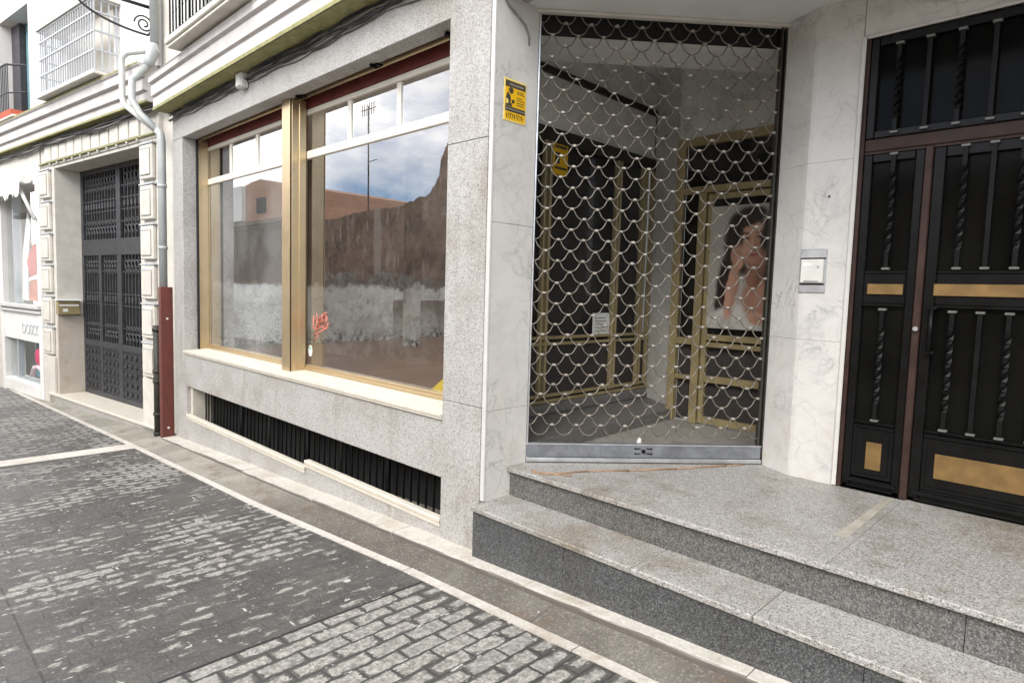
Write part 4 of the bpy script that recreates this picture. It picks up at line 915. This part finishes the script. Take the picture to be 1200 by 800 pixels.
bars = MB(TN); pan = MB(TN); ax1, ax2 = (1, 0, 0), (0, 0, 1)
for a, b in ((.641, 2.164), (2.316, 3.639)):
    c_ = (a+b)/2
    for (p, q2, z0, z1) in ((a, c_-.05, .70, 2.10), (c_+.05, b, .70, 2.10), (a, b, 2.36, 3.42)):
        n = 5 if q2-p < 1 else 11; st = (q2-p)/(n+1)
        for k in range(n):
            x = p+st*(k+1); bars.box(x-.011, x+.011, .393, .415, z0, z1)
            for zz in ((z0+.14), (z1-.14)):
                bars.ring((x-st*.5, .396, zz), st*.46, .014, n=10, sides=4)
                bars.ring((x-st*.25, .404, zz+(.12 if zz < (z0+z1)/2 else -.12)), st*.30, .013, a0=0, a1=270, n=7, sides=4)
            bars.box(x-.024, x+.024, .386, .422, (z0+z1)/2-.05, (z0+z1)/2+.05, .01)
        for zz in (z0+.26, (z0+z1)/2-.09, (z0+z1)/2+.09, z1-.26): bars.box(p, q2, .398, .412, zz-.009, zz+.009)
    for (p, q2) in ((a, c_-.05), (c_+.05, b)):
        pan.box(p, q2, .395, .42, -.139, .599)
        for r_ in range(5):
            for k in range(4):
                x = p+(q2-p)*(k+.5)/4; z0 = -.06+r_*.145; pan.box(x-.055, x+.055, .375, .394, z0-.035, z0+.035, .014)
bars.build('bars', M['grey_iron'], ig); pan.build('studded_panel', M['iron_panel'], ig)
# shop front of the neighbour
w = MB(TN)
w.box(4.345, 4.52, -.03, .3, -.7, 3.466, .006); w.box(4.525, 6.60, -.02, .3, .57, 1.02, .004); w.box(6.45, 6.615, -.03, .3, -.7, 3.466, .004)
w.box(4.525, 6.44, -.02, .3, 3.30, 3.466, .004); w.box(4.525, 6.44, -.04, .3, -.42, -.20, .006)
sf = w.build('shop_front', M['white_paint'], NBD)
w = MB(TN); w.box(4.36, 6.6, -.09, -.022, 1.16, 1.235, .008); w.box(4.36, 6.6, -.06, -.022, 1.08, 1.13, .006); w.box(4.525, 6.44, -.02, .3, 1.023, 1.22); w.build('sill', M['pipe_white'], sf)
w = MB(TN); w.box(4.53, 6.44, .06, .066, 1.24, 3.29); w.box(4.53, 6.44, .06, .066, -.19, .56); w.build('pane', M['glass_clear'], sf)
w = MB(TN); w.box(4.53, 4.57, .08, .13, 1.24, 3.29); w.box(4.53, 4.57, .08, .13, -.19, .56); w.box(4.58, 6.44, .08, .13, -.20, -.165); w.box(6.05, 6.12, .06, .15, 1.24, 3.29); w.box(5.98, 6.04, .06, .15, -.19, .56); w.build('frame', M['letter'], sf)
w = MB(TN); w.box(4.53, 6.44, .9, .93, -.6, 3.3); w.box(4.53, 6.44, .3, .9, .6, .64); w.build('display_back', M['print_grey'], sf)
w = MB(TN); w.box(5.35, 6.04, .35, .38, -.19, .56); w.build('display_panel', M['teal'], sf)
tx = text_mb('DOSCO', .26, .004, lambda a, b, c: TN(5.42-a*1.05, -.024-c, .70+b)); tx.build('sign_lettering', M['letter'], sf)
PB = thing('pink_bag', 'bright pink padded bag with pale strap displayed behind the low shop window', 'bag', tuple(TN(4.9, .25, -.1)))
b = bmesh.new(); bmesh.ops.create_uvsphere(b, u_segments=20, v_segments=12, radius=1)
for v in b.verts:
    x_, y_, z_ = v.co; v.co = Vector((5.08+.36*math.copysign(abs(x_)**.6, x_),   .20+.08*y_, .26+.17*math.copysign(abs(z_)**.6, z_)))
for f_ in b.faces: f_.smooth = True
mb = MB(TN); mb.merge(b); mb.build('body', M['pink'], PB)
mb = MB(TN); mb.tube([(5.50, .14, -.10), (5.35, .13, .06), (5.12, .12, .09), (4.92, .12, .05), (4.84, .13, -.08)], [.05, .04, .035, .04, .05], 8); mb.build('strap', M['pink_pale'], PB)
CL = thing('displayed_garment', 'red and orange printed dress hanging in the tall shop window', 'dress', tuple(TN(4.9, .3, 1.25)))
def polyN(name, pts, d0, d1, mat, par):
    mb = MB(TN); Aa = [mb.v((p[0], d0, p[1])) for p in pts]; Bb = [mb.v((p[0], d1, p[1])) for p in pts]; n = len(pts)
    mb.bm.faces.new(Aa); mb.bm.faces.new(Bb[::-1])
    for i in range(n): mb.bm.faces.new([Aa[i], Aa[(i+1) % n], Bb[(i+1) % n], Bb[i]])
    return mb.build(name, mat, par)
polyN('bodice', [(4.85, 2.35), (5.25, 2.3), (5.60, 2.0), (5.40, 1.72), (4.80, 1.8)], .12, .20, M['red_print'], CL)
polyN('skirt', [(4.80, 1.70), (5.42, 1.66), (5.52, 1.30), (4.78, 1.26)], .12, .21, M['orange_print'], CL)
polyN('sash', [(4.80, 1.80), (5.42, 1.71), (5.45, 1.64), (4.80, 1.72)], .108, .118, M['pink_pale'], CL)
polyN('sheer_wrap', [(5.55, 2.9), (5.85, 2.2), (5.95, 1.3), (5.62, 1.28), (5.6, 2.0), (5.4, 2.6)], .14, .16, M['print_white'], CL)
AW = thing('folded_awning', 'rolled white shop awning with ragged valance and one pale folding arm', 'awning', tuple(TN(5.3, -.2, 3.2)))
mb = MB(TN); mb.tube([(4.62, -.12, 3.38), (6.6, -.12, 3.38)], .075, 10); mb.build('roll', M['fabric_white'], AW)
mb = MB(TN); n = 34; prev = None
for i in range(n+1):
    s_ = 4.72+i*(6.6-4.72)/n; zb = 3.12+.05*math.sin(i*1.7)+.03*math.sin(i*3.1); dd = -.20+.02*math.sin(i*1.1)
    a1 = mb.v((s_, -.18, 3.40)); b1 = mb.v((s_, dd, zb)); c1 = mb.v((s_, dd+.008, zb)); d1 = mb.v((s_, -.170, 3.40))
    if prev: mb.bm.faces.new([prev[0], a1, b1, prev[1]]); mb.bm.faces.new([prev[3], d1, c1, prev[2]]); mb.bm.faces.new([prev[1], b1, c1, prev[2]])
    prev = (a1, b1, c1, d1)
mb.build('valance', M['fabric_white'], AW)
mb = MB(TN); mb.tube([(4.95, -.18, 3.40), (4.46, -.06, 2.70)], .032, 8); mb.build('arm', M['pipe_white'], AW)
LB = thing('letterbox', 'small brass letterbox on the door reveal beside the iron door', 'letterbox', tuple(TN(3.66, .15, 1.1)))
mb = MB(TN); mb.box(3.60, 3.703, -.02, .30, 1.115, 1.34, .008); mb.build('box', M['brass_alu'], LB)
mb = MB(TN); mb.box(3.594, 3.599, .0, .28, 1.255, 1.28); mb.box(3.57, 3.71, -.04, .32, 1.343, 1.365, .005); mb.box(3.594, 3.599, .05, .12, 1.16, 1.21); mb.build('flap', M['paper'], LB)
# upper windows
w = MB(TN); w.box(1.30, 3.05, .25, .28, 4.47, 5.75); cw = w.build('upper_window', M['cream_stone'], NBD); cw['label'] = 'caged upper window with closed cream shutter'
w = MB(TN)
s_ = 1.10
while s_ < 3.21: w.box(s_-.008, s_+.008, -.308, -.292, 4.50, 5.42); s_ += .088
d_ = -.21
while d_ < 0: w.box(1.092, 1.108, d_-.008, d_+.008, 4.50, 5.42); w.box(3.192, 3.208, d_-.008, d_+.008, 4.50, 5.42); d_ += .09
for zz in (4.50, 4.76, 5.0, 5.25, 5.41): w.box(1.09, 3.21, -.311, -.289, zz-.011, zz+.011); w.box(1.089, 1.111, -.288, .01, zz-.011, zz+.011); w.box(3.189, 3.211, -.288, .01, zz-.011, zz+.011)
w.build('window_cage', M['pipe_dark'] if False else M['letter'], cw)
w = MB(TN); w.box(1.05, 3.25, -.34, .01, 4.43, 4.475, .008); w.box(1.05, 3.25, -.335, .01, 5.425, 5.45); w.build('sill', M['cream_stone'], cw)
w = MB(TN); w.box(4.75, 6.35, .30, .33, 4.43, 6.35); uw = w.build('balcony_window', M['teal'], NBD); uw['label'] = 'blue-grey glazed balcony window at the far left'
w = MB(TN); w.box(4.76, 4.84, .20, .29, 4.43, 6.34); w.box(5.28, 5.34, .20, .29, 4.43, 6.34); w.box(5.9, 6.34, .2, .29, 4.43, 6.34); w.build('frame', M['dark_cloth'], uw)
w = MB(TN); w.tube([(4.72, -.05, 5.30), (5.2, -.20, 5.36), (6.35, -.22, 5.36)], .018, 6); w.tube([(4.72, -.05, 4.86), (5.2, -.20, 4.88), (6.35, -.22, 4.88)], .012, 6)
for k in range(14): w.box(5.1+k*.09-.007, 5.1+k*.09+.007, -.21, -.196, 4.45, 5.36)
w.build('railing', M['grey_iron'], uw)
w = MB(TN); w.box(4.7, 6.4, -.26, .01, 4.405, 4.445, .008); w.build('ledge', M['cream_stone'], uw)
PT = thing('flower_trough', 'terracotta trough standing on the ledge at the far left upper window', 'planter', tuple(TN(5.25, -.12, 4.446)))
mb = MB(TN); mb.hexa([(4.95, -.20, 4.448), (5.6, -.20, 4.448), (5.6, -.06, 4.448), (4.95, -.06, 4.448), (4.92, -.23, 4.57), (5.63, -.23, 4.57), (5.63, -.03, 4.57), (4.92, -.03, 4.57)]); mb.build('pot', M['terracotta'], PT)
CB2 = thing('overhead_cables', 'sagging grey cable bundle along the frieze of the cream neighbouring house', 'cables', tuple(TN(4, -.05, 3.85)))
for k in range(5):
    mb = MB(TN); pts = []; ph = random.uniform(0, 6)
    for i in range(90):
        s_ = -.3+i*9.0/89; pts.append((s_, -.055-.012*(k % 3), 3.865+.016*k-.03*math.sin(s_*.9)**2+.012*math.sin(s_*4+ph)))
    mb.tube(pts, .010, 6); mb.build('cable', M['cable_grey'] if k % 2 else M['cable'], CB2)
BR = thing('lamp_bracket', 'black wrought iron scroll bracket projecting from the wall above the drainpipe', 'bracket', (-9.0, -.1, 5.0))
def TB(a, b, c): return (-8.98+b, -.02-a, c)      # a outwards from the wall
mb = MB(TB); mb.tube([(0, 0, 5.10), (1.6, 0, 5.10)], .022, 8); mb.box(-.02, .02, -.03, .03, 4.55, 5.20); mb.build('arm', M['grey_iron'], BR)
mb = MB(TB); pts = [(.05, 0, 4.80)]
for i in range(24):
    t = i/23; a = math.pi*(-.5+.5*t); pts.append((0.08+.78*math.sin(t*math.pi/2), 0, 4.76+.30*(1-math.cos(t*math.pi/2))))
mb.tube(pts, .015, 6)
for (cx, cz, rr, sg) in ((.12, 4.88, .11, 1), (.80, 5.0, .08, -1)):
    sp = [(cx+sg*rr*(1-i/40)*math.cos(i*.36), 0, cz+rr*(1-i/40)*math.sin(i*.36)) for i in range(32)]; mb.tube(sp, .011, 5)
mb.build('scroll', M['grey_iron'], BR)

# ------------------------------------------------------------------ across the street (seen in the shop glass)
top = [(-20.6, 3.75), (-19.9, 3.84), (-19.3, 3.91), (-18.6, 3.95), (-17.9, 4.01), (-16.9, 4.08), (-15.9, 4.06), (-15.0, 4.10), (-14.4, 4.22), (-13.9, 4.30), (-13.6, 4.5), (-13.42, 4.73), (-13.34, 5.19), (-13.2, 5.4), (-13.07, 5.62), (-12.6, 6.2), (-12.2, 6.5)]
tp = []
for (a, za), (b, zb) in zip(top, top[1:]):
    for i in range(4): t = i/4; tp.append((a+(b-a)*t, za+(zb-za)*t+random.uniform(-.04, .04)))
tp.append(top[-1])
mb = MB(); mb.prism([(-20.6, -1.2)]+[(-12.2, -.9)]+tp[::-1], -7.9, -7.5, 'y'); RW = mb.build('ruined_wall', M['ruin'])
setp(RW, 'ragged brown earth wall of a demolished house with plaster remains across the street', 'wall')
AN = thing('antenna_mast', 'thin tall television antenna mast on top of the ragged wall across the street', 'antenna', (-17.2, -7.7, 4.0))
mb = MB(); mb.tube([(-17.15, -7.7, 3.9), (-17.2, -7.7, 7.3)], .025, 6); mb.build('mast', M['grey_iron'], AN)
mb = MB(); mb.tube([(-17.6, -7.7, 7.2), (-16.8, -7.7, 7.2)], .015, 5)
for k in range(6): mb.tube([(-17.55+k*.13, -7.7, 7.02), (-17.55+k*.13, -7.7, 7.38)], .012, 5)
mb.tube([(-17.2, -7.7, 5.6), (-16.7, -7.7, 5.62)], .012, 5); mb.build('aerial', M['grey_iron'], AN)
OH = thing('opposite_house', 'beige rendered house with plain windows facing the shop across the street', 'house', (-3, -9, 0))
mb = MB(); mb.box(-12.19, 14, -13, -7.5, -1.2, 3.9); mb.build('wall', M['beige'], OH)
for k in range(8):
    for zz in (1.4,):
        x = -11+k*3.1; mb = MB(); mb.box(x, x+1.15, -7.498, -7.42, zz, zz+1.6, .01); wn = mb.build('window', M['white_paint'], OH)
        mb = MB(); mb.box(x+.08, x+1.07, -7.418, -7.41, zz+.08, zz+1.52); mb.build('pane', M['dark_glass'], wn)
mb = MB(); mb.box(-11.9, 14.05, -13.1, -7.40, 3.905, 4.03, .02); mb.build('roof_slab', M['roof'], OH)
BH = thing('brick_house', 'orange brick gabled house with dark ground floor opening across the street', 'house', (-26, -10, 0))
mb = MB(); mb.prism([(-32, 4.2), (-21.6, 4.2), (-21.6, 5.25), (-25.4, 5.96), (-26.3, 5.92), (-32, 5.2)], -14, -7.9, 'y'); mb.build('wall', M['brick'], BH)
mb = MB(); mb.box(-32, -21.2, -7.9, -7.6, 4.12, 4.26); mb.box(-21.6, -21.2, -14, -7.7, -1.5, 4.11); mb.box(-32, -21.65, -8.6, -8.5, -1.5, 4.11); mb.build('ground_floor', M['bare_plaster'], BH)
mb = MB(); mb.box(-25.7, -24.9, -7.9, -7.85, 4.6, 5.2); mb.build('window', M['dark_glass'], BH)
mb = MB(); mb.box(-32, -26.8, -7.88, -7.7, 4.35, 5.8); mb.build('shed_panel', M['white_paint'], BH)

scene.cycles.max_bounces = 10; scene.cycles.transparent_max_bounces = 24; scene.cycles.glossy_bounces = 5; scene.cycles.diffuse_bounces = 5
